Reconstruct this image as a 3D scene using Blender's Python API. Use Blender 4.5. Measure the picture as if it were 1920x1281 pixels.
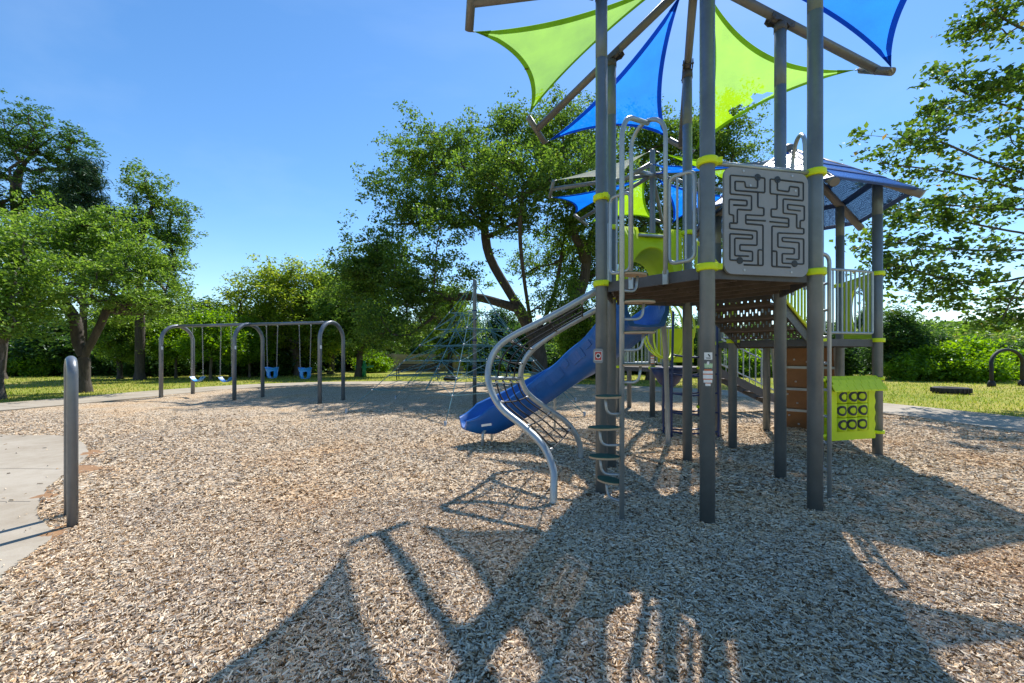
import bpy, math, random
import numpy as np
from mathutils import Vector, Matrix

# ------------------------------------------------------------------ camera, sky, sun, exposure
scene = bpy.context.scene
for o in list(bpy.data.objects):
    bpy.data.objects.remove(o)
COL = scene.collection
F, HZ, CAMH = 790.0, 667.0, 1.46            # focal length in photo pixels, horizon row, eye height
cam = bpy.data.objects.new('camera', bpy.data.cameras.new('camera'))
COL.objects.link(cam)
cam.location = (0, 0, CAMH)
cam.rotation_euler = (math.radians(90), 0, 0)
cam.data.sensor_width = 36
cam.data.lens = F / 1920 * 36
cam.data.shift_y = (HZ - 640.5) / 1920
cam.data.clip_end = 3000
cam.data.clip_start = 0.05
scene.camera = cam

SUN_EL = math.radians(54.5)
SUN_AZ = math.atan2(.406, .914)             # clockwise from +Y
world = bpy.data.worlds.new("World")
scene.world = world
world.use_nodes = True
wn = world.node_tree
wn.nodes.clear()
sky = wn.nodes.new('ShaderNodeTexSky')
sky.sky_type = 'NISHITA'
sky.sun_disc = False
sky.sun_elevation = SUN_EL
sky.sun_rotation = SUN_AZ
sky.air_density = 1.0
sky.dust_density = 0.12
sky.ozone_density = 2.6
bg = wn.nodes.new('ShaderNodeBackground')
bg.inputs['Strength'].default_value = 0.125
wo = wn.nodes.new('ShaderNodeOutputWorld')
hsv = wn.nodes.new('ShaderNodeHueSaturation')
hsv.inputs['Saturation'].default_value = 1.22
wn.links.new(sky.outputs[0], hsv.inputs['Color'])
wtc = wn.nodes.new('ShaderNodeTexCoord')
wmp = wn.nodes.new('ShaderNodeMapping')
wmp.inputs['Rotation'].default_value = (0, .35, .6)
wmp.inputs['Scale'].default_value = (1.2, 5.0, 7.0)
wno = wn.nodes.new('ShaderNodeTexNoise')
wno.inputs['Scale'].default_value = 1.1
wno.inputs['Detail'].default_value = 7
wno.inputs['Roughness'].default_value = .55
wrp = wn.nodes.new('ShaderNodeMapRange')
wrp.inputs[1].default_value, wrp.inputs[2].default_value = .5, .8
wrp.inputs[3].default_value, wrp.inputs[4].default_value = 0, .07
wmx = wn.nodes.new('ShaderNodeMix')
wmx.data_type = 'RGBA'
wmx.inputs[7].default_value = (5.5, 6.3, 7.2, 1)
wn.links.new(wtc.outputs['Generated'], wmp.inputs[0])
wn.links.new(wmp.outputs[0], wno.inputs[0])
wn.links.new(wno.outputs[0], wrp.inputs[0])
wn.links.new(wrp.outputs[0], wmx.inputs[0])
wn.links.new(hsv.outputs[0], wmx.inputs[6])
wn.links.new(wmx.outputs[2], bg.inputs[0])
wn.links.new(bg.outputs[0], wo.inputs[0])
sun = bpy.data.objects.new('sun', bpy.data.lights.new('sun', 'SUN'))
COL.objects.link(sun)
sun.data.energy = 4.3
sun.data.angle = math.radians(0.55)
sun.data.color = (1.0, .975, .94)
sd = Vector((-math.sin(SUN_AZ) * math.cos(SUN_EL), -math.cos(SUN_AZ) * math.cos(SUN_EL), -math.sin(SUN_EL)))
sun.rotation_euler = sd.to_track_quat('-Z', 'Y').to_euler()
sun.location = (8, 18, 30)
vs = scene.view_settings
vs.view_transform = 'Standard'
vs.look = 'None'
vs.gamma = 1
vs.exposure = 0.72
vs.use_curve_mapping = False

# ------------------------------------------------------------------ helpers
rnd = random.Random(7)
V = Vector
WLOC = {}


def px(x, y, Y):
    return V(((x - 960) / F * Y, Y, CAMH + (HZ - y) / F * Y))


def gp(x, y):
    Y = F * CAMH / (y - HZ)
    return V(((x - 960) / F * Y, Y, 0))


def polar(c, r, a, z=0.0):
    a = math.radians(a)
    return V((c[0] + r * math.cos(a), c[1] + r * math.sin(a), z))


def lerp(a, b, t):
    return a + (b - a) * t


def spline(pts, n=8):
    """Catmull-Rom through pts (Vectors)"""
    pts = [V(p) for p in pts]
    P = [pts[0] * 2 - pts[1]] + pts + [pts[-1] * 2 - pts[-2]]
    out = []
    for i in range(1, len(P) - 2):
        a, b, c, d = P[i - 1], P[i], P[i + 1], P[i + 2]
        for k in range(n):
            t = k / n
            out.append(.5 * ((2 * b) + (c - a) * t + (2 * a - 5 * b + 4 * c - d) * t * t + (3 * b - a - 3 * c + d) * t ** 3))
    out.append(pts[-1])
    return out


def rounded(pts, r=.05, n=5, closed=False):
    """polyline with rounded corners"""
    pts = [V(p) for p in pts]
    m = len(pts)
    out = []
    rng = range(m) if closed else range(1, m - 1)
    if not closed:
        out.append(pts[0])
    for i in rng:
        p, a, b = pts[i], pts[i - 1], pts[(i + 1) % m]
        da, db = (a - p), (b - p)
        ra = min(r, da.length * .49)
        rb = min(r, db.length * .49)
        s, e = p + da.normalized() * ra, p + db.normalized() * rb
        for k in range(n + 1):
            t = k / n
            out.append(s * (1 - t) ** 2 + p * 2 * t * (1 - t) + e * t * t)
    if not closed:
        out.append(pts[-1])
    return out


class MB:
    def __init__(s):
        s.v, s.f, s.sm, s.mi = [], [], [], []
        s.cur = 0

    def add(s, vs, fs, smooth=False):
        o = len(s.v)
        s.v += [tuple(p) for p in vs]
        s.f += [tuple(i + o for i in f) for f in fs]
        s.sm += [smooth] * len(fs)
        s.mi += [s.cur] * len(fs)
        return s

    def tube(s, pts, r, n=10, closed=False, caps=True):
        pts = [V(p) for p in pts]
        m = len(pts)
        rr = r if isinstance(r, (list, tuple)) else [r] * m
        T = []
        for i in range(m):
            if closed:
                t = pts[(i + 1) % m] - pts[i - 1]
            else:
                t = pts[min(i + 1, m - 1)] - pts[max(i - 1, 0)]
            T.append(t.normalized() if t.length > 1e-9 else V((0, 0, 1)))
        u = T[0].orthogonal().normalized()
        vs, fs = [], []
        for i in range(m):
            u = (u - T[i] * u.dot(T[i]))
            u = u.normalized() if u.length > 1e-6 else T[i].orthogonal().normalized()
            w = T[i].cross(u)
            for k in range(n):
                a = 2 * math.pi * k / n
                vs.append(pts[i] + (u * math.cos(a) + w * math.sin(a)) * rr[i])
        for i in range(m if closed else m - 1):
            j = (i + 1) % m
            for k in range(n):
                k2 = (k + 1) % n
                fs.append((i * n + k, i * n + k2, j * n + k2, j * n + k))
        s.add(vs, fs, True)
        if caps and not closed:
            o = len(s.v) - len(vs)
            s.f += [tuple(o + k for k in reversed(range(n))), tuple(o + (m - 1) * n + k for k in range(n))]
            s.sm += [False, False]
            s.mi += [s.cur] * 2
        return s

    def lathe(s, c, prof, n=20, axis=None):
        """prof: list of (r, z) about vertical axis at c"""
        c = V(c)
        vs, fs = [], []
        for (r, z) in prof:
            for k in range(n):
                a = 2 * math.pi * k / n
                vs.append(c + V((r * math.cos(a), r * math.sin(a), z)))
        for i in range(len(prof) - 1):
            for k in range(n):
                k2 = (k + 1) % n
                fs.append((i * n + k, i * n + k2, (i + 1) * n + k2, (i + 1) * n + k))
        fs.append(tuple(reversed(range(n))))
        fs.append(tuple((len(prof) - 1) * n + k for k in range(n)))
        s.add(vs, fs, True)
        for q in (1, 2):
            s.sm[-q] = False
        return s

    def box(s, c, sz, ax=None):
        """oriented box: centre, full size, optional (x, y, z) axes"""
        c = V(c)
        X, Y, Z = ax if ax else (V((1, 0, 0)), V((0, 1, 0)), V((0, 0, 1)))
        vs = []
        for k in range(8):
            vs.append(c + X * ((k & 1) - .5) * sz[0] + Y * ((k >> 1 & 1) - .5) * sz[1] + Z * ((k >> 2 & 1) - .5) * sz[2])
        s.add(vs, [(0, 2, 3, 1), (4, 5, 7, 6), (0, 1, 5, 4), (2, 6, 7, 3), (0, 4, 6, 2), (1, 3, 7, 5)])
        return s

    def beam(s, a, b, w, h, up=V((0, 0, 1))):
        a, b = V(a), V(b)
        x = (b - a)
        L = x.length
        x.normalize()
        y = up.cross(x).normalized()
        return s.box((a + b) / 2, (L, w, h), (x, y, x.cross(y)))

    def prism(s, poly, off):
        """extrude a planar polygon (list of Vectors) by vector off"""
        n = len(poly)
        off = V(off)
        vs = [V(p) for p in poly] + [V(p) + off for p in poly]
        fs = [tuple(reversed(range(n))), tuple(range(n, 2 * n))]
        fs += [(i, (i + 1) % n, n + (i + 1) % n, n + i) for i in range(n)]
        s.add(vs, fs)
        return s

    def ring(s, outer, inner, off):
        """flat ring between two closed contours with equal counts, given thickness off"""
        n = len(outer)
        off = V(off)
        vs = [V(p) for p in outer] + [V(p) for p in inner]
        vs += [p + off for p in vs]
        fs = []
        for i in range(n):
            j = (i + 1) % n
            fs += [(i, j, n + j, n + i), (2 * n + i, 3 * n + i, 3 * n + j, 2 * n + j),
                   (i, 2 * n + i, 2 * n + j, j), (n + i, n + j, 3 * n + j, 3 * n + i)]
        s.add(vs, fs)
        return s

    def grid(s, rows, smooth=True, closed=False):
        """rows: list of equal-length point lists"""
        m, n = len(rows), len(rows[0])
        vs = [p for r in rows for p in r]
        fs = []
        for i in range(m - 1):
            for j in range(n if closed else n - 1):
                j2 = (j + 1) % n
                fs.append((i * n + j, i * n + j2, (i + 1) * n + j2, (i + 1) * n + j))
        s.add(vs, fs, smooth)
        return s

    def build(s, name, mats, parent=None, loc=None, **props):
        if not isinstance(mats, (list, tuple)):
            mats = [mats]
        base = WLOC[parent.name] if parent else (V(loc) if loc is not None else V((0, 0, 0)))
        me = bpy.data.meshes.new(name)
        me.from_pydata([(p[0] - base[0], p[1] - base[1], p[2] - base[2]) for p in s.v], [], s.f)
        me.polygons.foreach_set('use_smooth', s.sm)
        for m in mats:
            me.materials.append(m)
        if len(mats) > 1:
            me.polygons.foreach_set('material_index', s.mi)
        me.update()
        o = bpy.data.objects.new(name, me)
        COL.objects.link(o)
        if parent:
            o.parent = parent
        else:
            o.location = base
        WLOC[o.name] = base
        for k, val in props.items():
            o[k] = val
        return o


def np_mesh(name, verts, faces_flat, nper, mat, parent=None, base=V((0, 0, 0)), smooth=False):
    """fast mesh from numpy: faces_flat (nf, nper)"""
    me = bpy.data.meshes.new(name)
    nv, nf = len(verts), len(faces_flat)
    me.vertices.add(nv)
    me.vertices.foreach_set('co', (verts - np.array(base)).astype(np.float32).ravel())
    me.loops.add(nf * nper)
    me.loops.foreach_set('vertex_index', faces_flat.astype(np.int32).ravel())
    me.polygons.add(nf)
    me.polygons.foreach_set('loop_start', np.arange(0, nf * nper, nper, dtype=np.int32))
    me.polygons.foreach_set('loop_total', np.full(nf, nper, dtype=np.int32))
    me.polygons.foreach_set('use_smooth', np.full(nf, smooth))
    me.materials.append(mat)
    me.update(calc_edges=True)
    o = bpy.data.objects.new(name, me)
    COL.objects.link(o)
    if parent:
        o.parent = parent
    else:
        o.location = base
    WLOC[o.name] = V(base)
    return o


def tag(o, label, cat, group=None):
    o['label'] = label
    o['category'] = cat
    if group:
        o['group'] = group
    return o


def thing(name, label, cat, loc, group=None):
    o = bpy.data.objects.new(name, None)
    o.empty_display_size = .2
    COL.objects.link(o)
    o.location = loc
    WLOC[o.name] = V(loc)
    return tag(o, label, cat, group)


def copy_tree(o, parent=None):
    c = o.copy()
    COL.objects.link(c)
    if parent:
        c.parent = parent
    for ch in list(o.children):
        copy_tree(ch, c)
    return c


_rod = {}


def rod(name, parent, a, z0, z1, r, mat):
    """vertical bar as its own object; alike bars share one mesh"""
    key = (round(r, 4), mat.name)
    if key not in _rod:
        b = MB().tube([(0, 0, 0), (0, 0, 1)], r, 8, caps=False)
        me = bpy.data.meshes.new('bar')
        me.from_pydata(b.v, [], b.f)
        me.polygons.foreach_set('use_smooth', b.sm)
        me.materials.append(mat)
        _rod[key] = me
    o = bpy.data.objects.new(name, _rod[key])
    COL.objects.link(o)
    o.parent = parent
    o.location = V((a[0], a[1], z0)) - WLOC[parent.name]
    o.scale = (1, 1, z1 - z0)
    WLOC[o.name] = V((a[0], a[1], z0))
    return o


# ------------------------------------------------------------------ materials
def nodes_of(name):
    m = bpy.data.materials.new(name)
    m.use_nodes = True
    nt = m.node_tree
    p = nt.nodes['Principled BSDF']
    return m, nt, p


def coords(nt, scale=1.0, kind='Object'):
    tc = nt.nodes.new('ShaderNodeTexCoord')
    mp = nt.nodes.new('ShaderNodeMapping')
    mp.inputs['Scale'].default_value = (scale,) * 3 if not isinstance(scale, tuple) else scale
    nt.links.new(tc.outputs[kind], mp.inputs[0])
    return mp.outputs[0]


def noise(nt, vec, scale, detail=4, rough=.6):
    n = nt.nodes.new('ShaderNodeTexNoise')
    n.inputs['Scale'].default_value = scale
    n.inputs['Detail'].default_value = detail
    n.inputs['Roughness'].default_value = rough
    nt.links.new(vec, n.inputs['Vector'])
    return n.outputs[0]


def ramp(nt, fac, stops):
    r = nt.nodes.new('ShaderNodeValToRGB')
    cr = r.color_ramp
    while len(cr.elements) < len(stops):
        cr.elements.new(.5)
    for e, (p, c) in zip(cr.elements, stops):
        e.position = p
        e.color = (*c, 1)
    nt.links.new(fac, r.inputs[0])
    return r.outputs[0]


def bump(nt, p, h, strength=.3, dist=.02):
    b = nt.nodes.new('ShaderNodeBump')
    b.inputs['Strength'].default_value = strength
    b.inputs['Distance'].default_value = dist
    nt.links.new(h, b.inputs['Height'])
    nt.links.new(b.outputs[0], p.inputs['Normal'])


def paint(name, col, rough=.45, metal=0.0, var=.14, scale=3.0, bmp=.05, spec=.5):
    """coated surface with faint dust and scuffs"""
    m, nt, p = nodes_of(name)
    v = coords(nt)
    n1 = noise(nt, v, scale, 6, .65)
    n2 = noise(nt, v, scale * 14, 3, .6)
    lo = tuple(c * (1 - var) for c in col)
    hi = tuple(min(1, c * (1 + var) + .012) for c in col)
    c1 = ramp(nt, n1, [(.3, lo), (.7, hi)])
    nt.links.new(c1, p.inputs['Base Color'])
    rr = nt.nodes.new('ShaderNodeMapRange')
    rr.inputs[1].default_value, rr.inputs[2].default_value = .3, .7
    rr.inputs[3].default_value, rr.inputs[4].default_value = rough - .08, rough + .14
    nt.links.new(n2, rr.inputs[0])
    nt.links.new(rr.outputs[0], p.inputs['Roughness'])
    p.inputs['Metallic'].default_value = metal
    p.inputs['Specular IOR Level'].default_value = spec
    if bmp:
        bump(nt, p, n2, bmp, .004)
    return m


def fabric(name, col, trans=.55, open_=.16):
    m, nt, p = nodes_of(name)
    out = nt.nodes['Material Output']
    v = coords(nt)
    n1 = noise(nt, v, 2.2, 5, .6)
    wv = nt.nodes.new('ShaderNodeTexWave')
    wv.inputs['Scale'].default_value = 45
    wv.inputs['Distortion'].default_value = 1.5
    nt.links.new(v, wv.inputs[0])
    mx = nt.nodes.new('ShaderNodeMath')
    mx.operation = 'MULTIPLY_ADD'
    nt.links.new(wv.outputs[1], mx.inputs[0])
    mx.inputs[1].default_value = .12
    nt.links.new(n1, mx.inputs[2])
    c = ramp(nt, mx.outputs[0], [(.3, tuple(x * .82 for x in col)), (.75, tuple(min(1, x * 1.12) for x in col))])
    d = nt.nodes.new('ShaderNodeBsdfDiffuse')
    t = nt.nodes.new('ShaderNodeBsdfTranslucent')
    mix = nt.nodes.new('ShaderNodeMixShader')
    mix.inputs[0].default_value = trans
    nt.links.new(c, d.inputs[0])
    nt.links.new(c, t.inputs[0])
    nt.links.new(d.outputs[0], mix.inputs[1])
    nt.links.new(t.outputs[0], mix.inputs[2])
    # open knit: part of the light passes straight through the mesh
    tp = nt.nodes.new('ShaderNodeBsdfTransparent')
    mo = nt.nodes.new('ShaderNodeMixShader')
    mo.inputs[0].default_value = open_
    nt.links.new(mix.outputs[0], mo.inputs[1])
    nt.links.new(tp.outputs[0], mo.inputs[2])
    nt.links.new(mo.outputs[0], out.inputs[0])
    nt.nodes.remove(p)
    return m


def leafmat(name, stops, trans=.42, gloss=.10):
    m, nt, p = nodes_of(name)
    out = nt.nodes['Material Output']
    g = nt.nodes.new('ShaderNodeNewGeometry')
    c = ramp(nt, g.outputs['Random Per Island'], stops)
    d = nt.nodes.new('ShaderNodeBsdfDiffuse')
    t = nt.nodes.new('ShaderNodeBsdfTranslucent')
    gl = nt.nodes.new('ShaderNodeBsdfGlossy')
    gl.inputs['Roughness'].default_value = .38
    gl.inputs['Color'].default_value = (.75, .85, .8, 1)
    hs = nt.nodes.new('ShaderNodeHueSaturation')     # light through a leaf is yellower
    hs.inputs['Hue'].default_value = .485
    hs.inputs['Saturation'].default_value = 1.1
    hs.inputs['Value'].default_value = 2.5
    m1 = nt.nodes.new('ShaderNodeMixShader')
    m2 = nt.nodes.new('ShaderNodeMixShader')
    m1.inputs[0].default_value = trans
    m2.inputs[0].default_value = gloss
    L = nt.links.new
    L(c, d.inputs[0])
    L(c, hs.inputs['Color'])
    L(hs.outputs[0], t.inputs[0])
    L(d.outputs[0], m1.inputs[1])
    L(t.outputs[0], m1.inputs[2])
    L(m1.outputs[0], m2.inputs[1])
    L(gl.outputs[0], m2.inputs[2])
    L(m2.outputs[0], out.inputs[0])
    nt.nodes.remove(p)
    return m


M = {}
M['post'] = paint('slate_grey_post', (.125, .148, .16), .38, .2, .2, 2.2, .04)
M['arm'] = paint('bronze_grey_arm', (.135, .128, .122), .4, .2, .2, 2.2, .04)
M['silver'] = paint('silver_grey_coating', (.33, .37, .39), .36, .45, .14, 3, .03)
M['swingsteel'] = paint('swing_steel', (.15, .165, .18), .36, .3, .18, 2, .04)
M['lime'] = paint('lime_plastic', (.56, .69, .005), .45, 0, .1, 2.5, .04, .3)
M['limetube'] = paint('lime_tube', (.57, .68, .015), .4, 0, .08, 3, .03)
M['blue'] = paint('blue_plastic', (.002, .095, .36), .38, 0, .15, 2.0, .05)
M['navy'] = paint('navy_coating', (.005, .022, .10), .4, 0, .2, 3, .04)
M['deck'] = paint('brown_deck_coating', (.075, .055, .043), .6, 0, .3, 5, .15)
M['deckedge'] = paint('charcoal_deck_edge', (.06, .06, .065), .5, .1, .2, 4, .1)
M['panelgrey'] = paint('grey_panel_plastic', (.225, .235, .25), .5, 0, .06, 2, .05)
M['ink'] = paint('black_engraving', (.012, .016, .02), .5, 0, .1, 5, 0)
M['tan'] = paint('tan_edge', (.40, .28, .17), .6, 0, .12, 6, .05)
M['greenpad'] = paint('green_step_pad', (.012, .075, .045), .75, 0, .25, 20, .3)
M['brownwall'] = paint('brown_climbing_panel', (.20, .095, .035), .6, 0, .12, 3, .08)
M['rope'] = paint('black_rope', (.012, .012, .014), .8, 0, .2, 30, .3)
M['tealrope'] = paint('teal_rope', (.05, .165, .20), .75, 0, .3, 20, .3)
M['clamp'] = paint('aluminium_clamp', (.42, .42, .42), .4, .5, .1, 10, 0)
M['black'] = paint('black_metal', (.010, .010, .012), .7, 0, .2, 4, .05)
M['seatblue'] = paint('cyan_blue_seat', (.015, .25, .62), .4, 0, .1, 3, .03)
M['chain'] = paint('galvanised_chain', (.33, .33, .32), .45, .7, .2, 20, 0)
M['greenpaint'] = paint('green_spring_toy_paint', (.01, .22, .07), .4, 0, .15, 3, .04)
M['white'] = paint('white_sticker', (.72, .72, .70), .5, 0, .08, 12, 0)
M['red'] = paint('red_plate', (.42, .03, .025), .45, 0, .08, 6, 0)
M['orange'] = paint('orange_sticker', (.62, .16, .05), .5, 0, .1, 8, 0)
M['palegreen'] = paint('pale_green_sticker', (.42, .58, .34), .5, 0, .2, 20, 0)
M['fencewood'] = paint('pale_fence_wood', (.34, .29, .23), .8, 0, .25, 6, .2)
M['rubber'] = paint('tyre_rubber', (.028, .026, .026), .8, 0, .3, 9, .3)
M['greensail'] = fabric('lime_sail_fabric', (.38, .66, .015), .62)
M['greenhem'] = fabric('lime_sail_hem', (.15, .30, .012), .45, .04)
M['bluesail'] = fabric('blue_sail_fabric', (.006, .22, .86), .64)
M['bluehem'] = fabric('blue_sail_hem', (.006, .06, .36), .45, .04)
M['creamsail'] = fabric('pale_sail_fabric', (.85, .83, .70), .62, .08)
M['creamhem'] = fabric('pale_sail_hem', (.5, .55, .35), .4, .04)


def bark(name, col):
    m, nt, p = nodes_of(name)
    v = coords(nt, (1, 1, .25))
    n = noise(nt, v, 9, 8, .7)
    c = ramp(nt, n, [(.32, tuple(x * .45 for x in col)), (.68, tuple(x * 1.35 for x in col))])
    nt.links.new(c, p.inputs['Base Color'])
    p.inputs['Roughness'].default_value = .95
    bump(nt, p, n, .9, .05)
    return m


M['bark'] = bark('dark_oak_bark', (.075, .06, .048))
M['bark2'] = bark('grey_bark', (.11, .095, .08))
M['leaf_oak'] = leafmat('live_oak_leaves', [(0, (.032, .066, .012)), (.45, (.056, .112, .018)), (.85, (.10, .18, .026)), (1, (.16, .22, .04))], .44, .03)
M['leaf_light'] = leafmat('light_oak_leaves', [(0, (.06, .115, .018)), (.5, (.10, .18, .028)), (.9, (.145, .235, .038)), (1, (.20, .25, .07))], .46, .03)
M['leaf_dark'] = leafmat('dark_leaves', [(0, (.020, .050, .012)), (.6, (.038, .088, .018)), (1, (.075, .145, .028))], .40, .03)
M['leaf_bright'] = leafmat('bright_leaves', [(0, (.07, .145, .014)), (.5, (.115, .22, .02)), (1, (.18, .30, .03))], .50, .03)
M['leaf_yellow'] = leafmat('yellow_green_leaves', [(0, (.085, .14, .018)), (.5, (.14, .205, .026)), (1, (.21, .25, .04))], .5, .02)
M['leaf_right'] = leafmat('broad_leaves', [(0, (.03, .068, .012)), (.5, (.058, .115, .018)), (.96, (.10, .17, .025)), (1, (.20, .15, .04))], .38, .04)
M['needle'] = leafmat('pine_needles', [(0, (.012, .035, .014)), (1, (.03, .065, .022))], .2, .03)

# wood chips: loose chips and the bed under them share one palette
CHIP = [(0.0, (.075, .042, .02)), (.16, (.25, .15, .075)), (.26, (.55, .38, .22)), (.38, (.48, .385, .29)), (.52, (.72, .53, .34)), (.66, (.64, .54, .42)), (.82, (.80, .645, .465)), (1.0, (.87, .77, .62))]


def chip_material():
    m, nt, p = nodes_of('wood_chip')
    g = nt.nodes.new('ShaderNodeNewGeometry')
    c = ramp(nt, g.outputs['Random Per Island'], CHIP)
    v = coords(nt)
    big = noise(nt, v, .55, 3, .6)
    tint = ramp(nt, big, [(.34, (.93, .92, .91)), (.50, (1, .985, .95)), (.70, (1.06, .93, .77))])
    mx = nt.nodes.new('ShaderNodeMix')
    mx.data_type = 'RGBA'
    mx.blend_type = 'MULTIPLY'
    mx.inputs[0].default_value = 1
    nt.links.new(c, mx.inputs[6])
    nt.links.new(tint, mx.inputs[7])
    nt.links.new(mx.outputs[2], p.inputs['Base Color'])
    p.inputs['Roughness'].default_value = 1
    p.inputs['Specular IOR Level'].default_value = .04
    return m


def mulch_material():
    m, nt, p = nodes_of('mulch_bed')
    L = nt.links.new
    v = coords(nt)
    # chips lie in every direction: two stretched voronoi layers mixed by noise
    cols, hs = [], []
    for (sx, sy, rz) in ((26, 75, .4), (75, 28, 1.1)):
        mp = nt.nodes.new('ShaderNodeMapping')
        mp.inputs['Rotation'].default_value = (0, 0, rz)
        mp.inputs['Scale'].default_value = (sx, sy, 30)
        L(v, mp.inputs[0])
        vo = nt.nodes.new('ShaderNodeTexVoronoi')
        vo.inputs['Scale'].default_value = 1
        L(mp.outputs[0], vo.inputs['Vector'])
        sep = nt.nodes.new('ShaderNodeSeparateColor')
        L(vo.outputs['Color'], sep.inputs[0])
        cols.append(sep.outputs[0])
        hs.append(vo.outputs['Distance'])
    n = noise(nt, v, 14, 3, .6)
    st = nt.nodes.new('ShaderNodeMath')
    st.operation = 'GREATER_THAN'
    st.inputs[1].default_value = .5
    L(n, st.inputs[0])

    def mixv(a, b):
        q = nt.nodes.new('ShaderNodeMix')
        L(st.outputs[0], q.inputs[0])
        L(a, q.inputs[2])
        L(b, q.inputs[3])
        return q.outputs[0]
    c = ramp(nt, mixv(*cols), [(q_, tuple(x * .80 for x in c_)) for q_, c_ in CHIP])  # bed colours darkened evenly to carry the self-shadow of loose chips
    big = noise(nt, v, .55, 3, .6)
    tint = ramp(nt, big, [(.34, (.93, .92, .91)), (.50, (1, .985, .95)), (.70, (1.06, .93, .77))])
    mx = nt.nodes.new('ShaderNodeMix')
    mx.data_type = 'RGBA'
    mx.blend_type = 'MULTIPLY'
    mx.inputs[0].default_value = 1
    L(c, mx.inputs[6])
    L(tint, mx.inputs[7])
    L(mx.outputs[2], p.inputs['Base Color'])
    p.inputs['Roughness'].default_value = 1
    p.inputs['Specular IOR Level'].default_value = .04
    inv = nt.nodes.new('ShaderNodeMath')
    inv.operation = 'SUBTRACT'
    inv.inputs[0].default_value = 1
    L(mixv(*hs), inv.inputs[1])
    bump(nt, p, inv.outputs[0], 1.0, .012)
    return m


M['chips'] = chip_material()
M['mulch'] = mulch_material()


def concrete_material():
    m, nt, p = nodes_of('concrete')
    v = coords(nt)
    a = noise(nt, v, .7, 6, .65)
    b = noise(nt, v, 60, 4, .7)
    c = noise(nt, v, 5, 6, .7)
    mm = nt.nodes.new('ShaderNodeMath')
    mm.operation = 'MULTIPLY_ADD'
    nt.links.new(c, mm.inputs[0])
    mm.inputs[1].default_value = .5
    nt.links.new(a, mm.inputs[2])
    m2 = nt.nodes.new('ShaderNodeMath')
    m2.operation = 'MULTIPLY_ADD'
    nt.links.new(b, m2.inputs[0])
    m2.inputs[1].default_value = .25
    nt.links.new(mm.outputs[0], m2.inputs[2])
    col = ramp(nt, m2.outputs[0], [(.45, (.185, .135, .085)), (.72, (.29, .235, .165)), (1.05, (.39, .335, .255))])
    nt.links.new(col, p.inputs['Base Color'])
    p.inputs['Roughness'].default_value = .9
    bump(nt, p, b, .25, .004)
    return m


M['concrete'] = concrete_material()


def grass_material():
    m, nt, p = nodes_of('lawn')
    v = coords(nt)
    a = noise(nt, v, .16, 5, .6)
    b = noise(nt, v, 6, 5, .7)
    mm = nt.nodes.new('ShaderNodeMath')
    mm.operation = 'MULTIPLY_ADD'
    nt.links.new(b, mm.inputs[0])
    mm.inputs[1].default_value = .45
    nt.links.new(a, mm.inputs[2])
    col = ramp(nt, mm.outputs[0], [(.48, (.11, .16, .022)), (.64, (.21, .245, .038)), (.78, (.33, .30, .07)), (.93, (.42, .34, .12))])
    nt.links.new(col, p.inputs['Base Color'])
    p.inputs['Roughness'].default_value = 1
    p.inputs['Specular IOR Level'].default_value = .1
    bump(nt, p, b, .8, .05)
    return m


M['grass'] = grass_material()
M['blade'] = leafmat('grass_blades', [(0, (.09, .16, .02)), (.5, (.19, .24, .035)), (1, (.36, .32, .09))], .35, .02)


def soil_material():
    m, nt, p = nodes_of('orange_soil')
    n = noise(nt, coords(nt), 12, 7, .7)
    c = ramp(nt, n, [(.3, (.20, .10, .045)), (.7, (.36, .20, .09))])
    nt.links.new(c, p.inputs['Base Color'])
    p.inputs['Roughness'].default_value = .95
    bump(nt, p, n, .5, .02)
    return m


M['soil'] = soil_material()


def roof_material():
    m, nt, p = nodes_of('blue_perforated_roof')
    out = nt.nodes['Material Output']
    v = coords(nt)
    vo = nt.nodes.new('ShaderNodeTexVoronoi')
    vo.inputs['Scale'].default_value = 70
    vo.inputs['Randomness'].default_value = .25
    nt.links.new(v, vo.inputs['Vector'])
    gt = nt.nodes.new('ShaderNodeMath')
    gt.operation = 'LESS_THAN'
    gt.inputs[1].default_value = .31
    nt.links.new(vo.outputs['Distance'], gt.inputs[0])
    tr = nt.nodes.new('ShaderNodeBsdfTransparent')
    mix = nt.nodes.new('ShaderNodeMixShader')
    p.inputs['Base Color'].default_value = (.012, .11, .46, 1)
    p.inputs['Roughness'].default_value = .3
    p.inputs['Specular IOR Level'].default_value = .45
    nt.links.new(gt.outputs[0], mix.inputs[0])
    nt.links.new(p.outputs[0], mix.inputs[1])
    nt.links.new(tr.outputs[0], mix.inputs[2])
    nt.links.new(mix.outputs[0], out.inputs[0])
    return m


M['roof'] = roof_material()
M['roofrib'] = paint('blue_roof_rib', (.012, .055, .22), .4, .1, .1, 3, .02)

# ------------------------------------------------------------------ the setting
def inside(poly, X, Y):
    """vectorised point in polygon"""
    r = np.zeros(X.shape, bool)
    n = len(poly)
    for i in range(n):
        x1, y1 = poly[i]
        x2, y2 = poly[(i + 1) % n]
        c = ((y1 > Y) != (y2 > Y)) & (X < (x2 - x1) * (Y - y1) / (y2 - y1 + 1e-12) + x1)
        r ^= c
    return r


SCUFF = [(-1.3, 6.8, .8, .05), (-10.6, 14.8, .9, .05), (-7.6, 14.1, .9, .05), (.9, 3.9, .5, .03), (3.2, 4.2, .5, .03), (-.4, 2.6, .35, .02), (-2.0, 3.6, .3, .02), (-1.2, 4.6, .4, .025), (.6, 2.5, .3, .02), (2.6, 3.0, .4, .02)]


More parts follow.
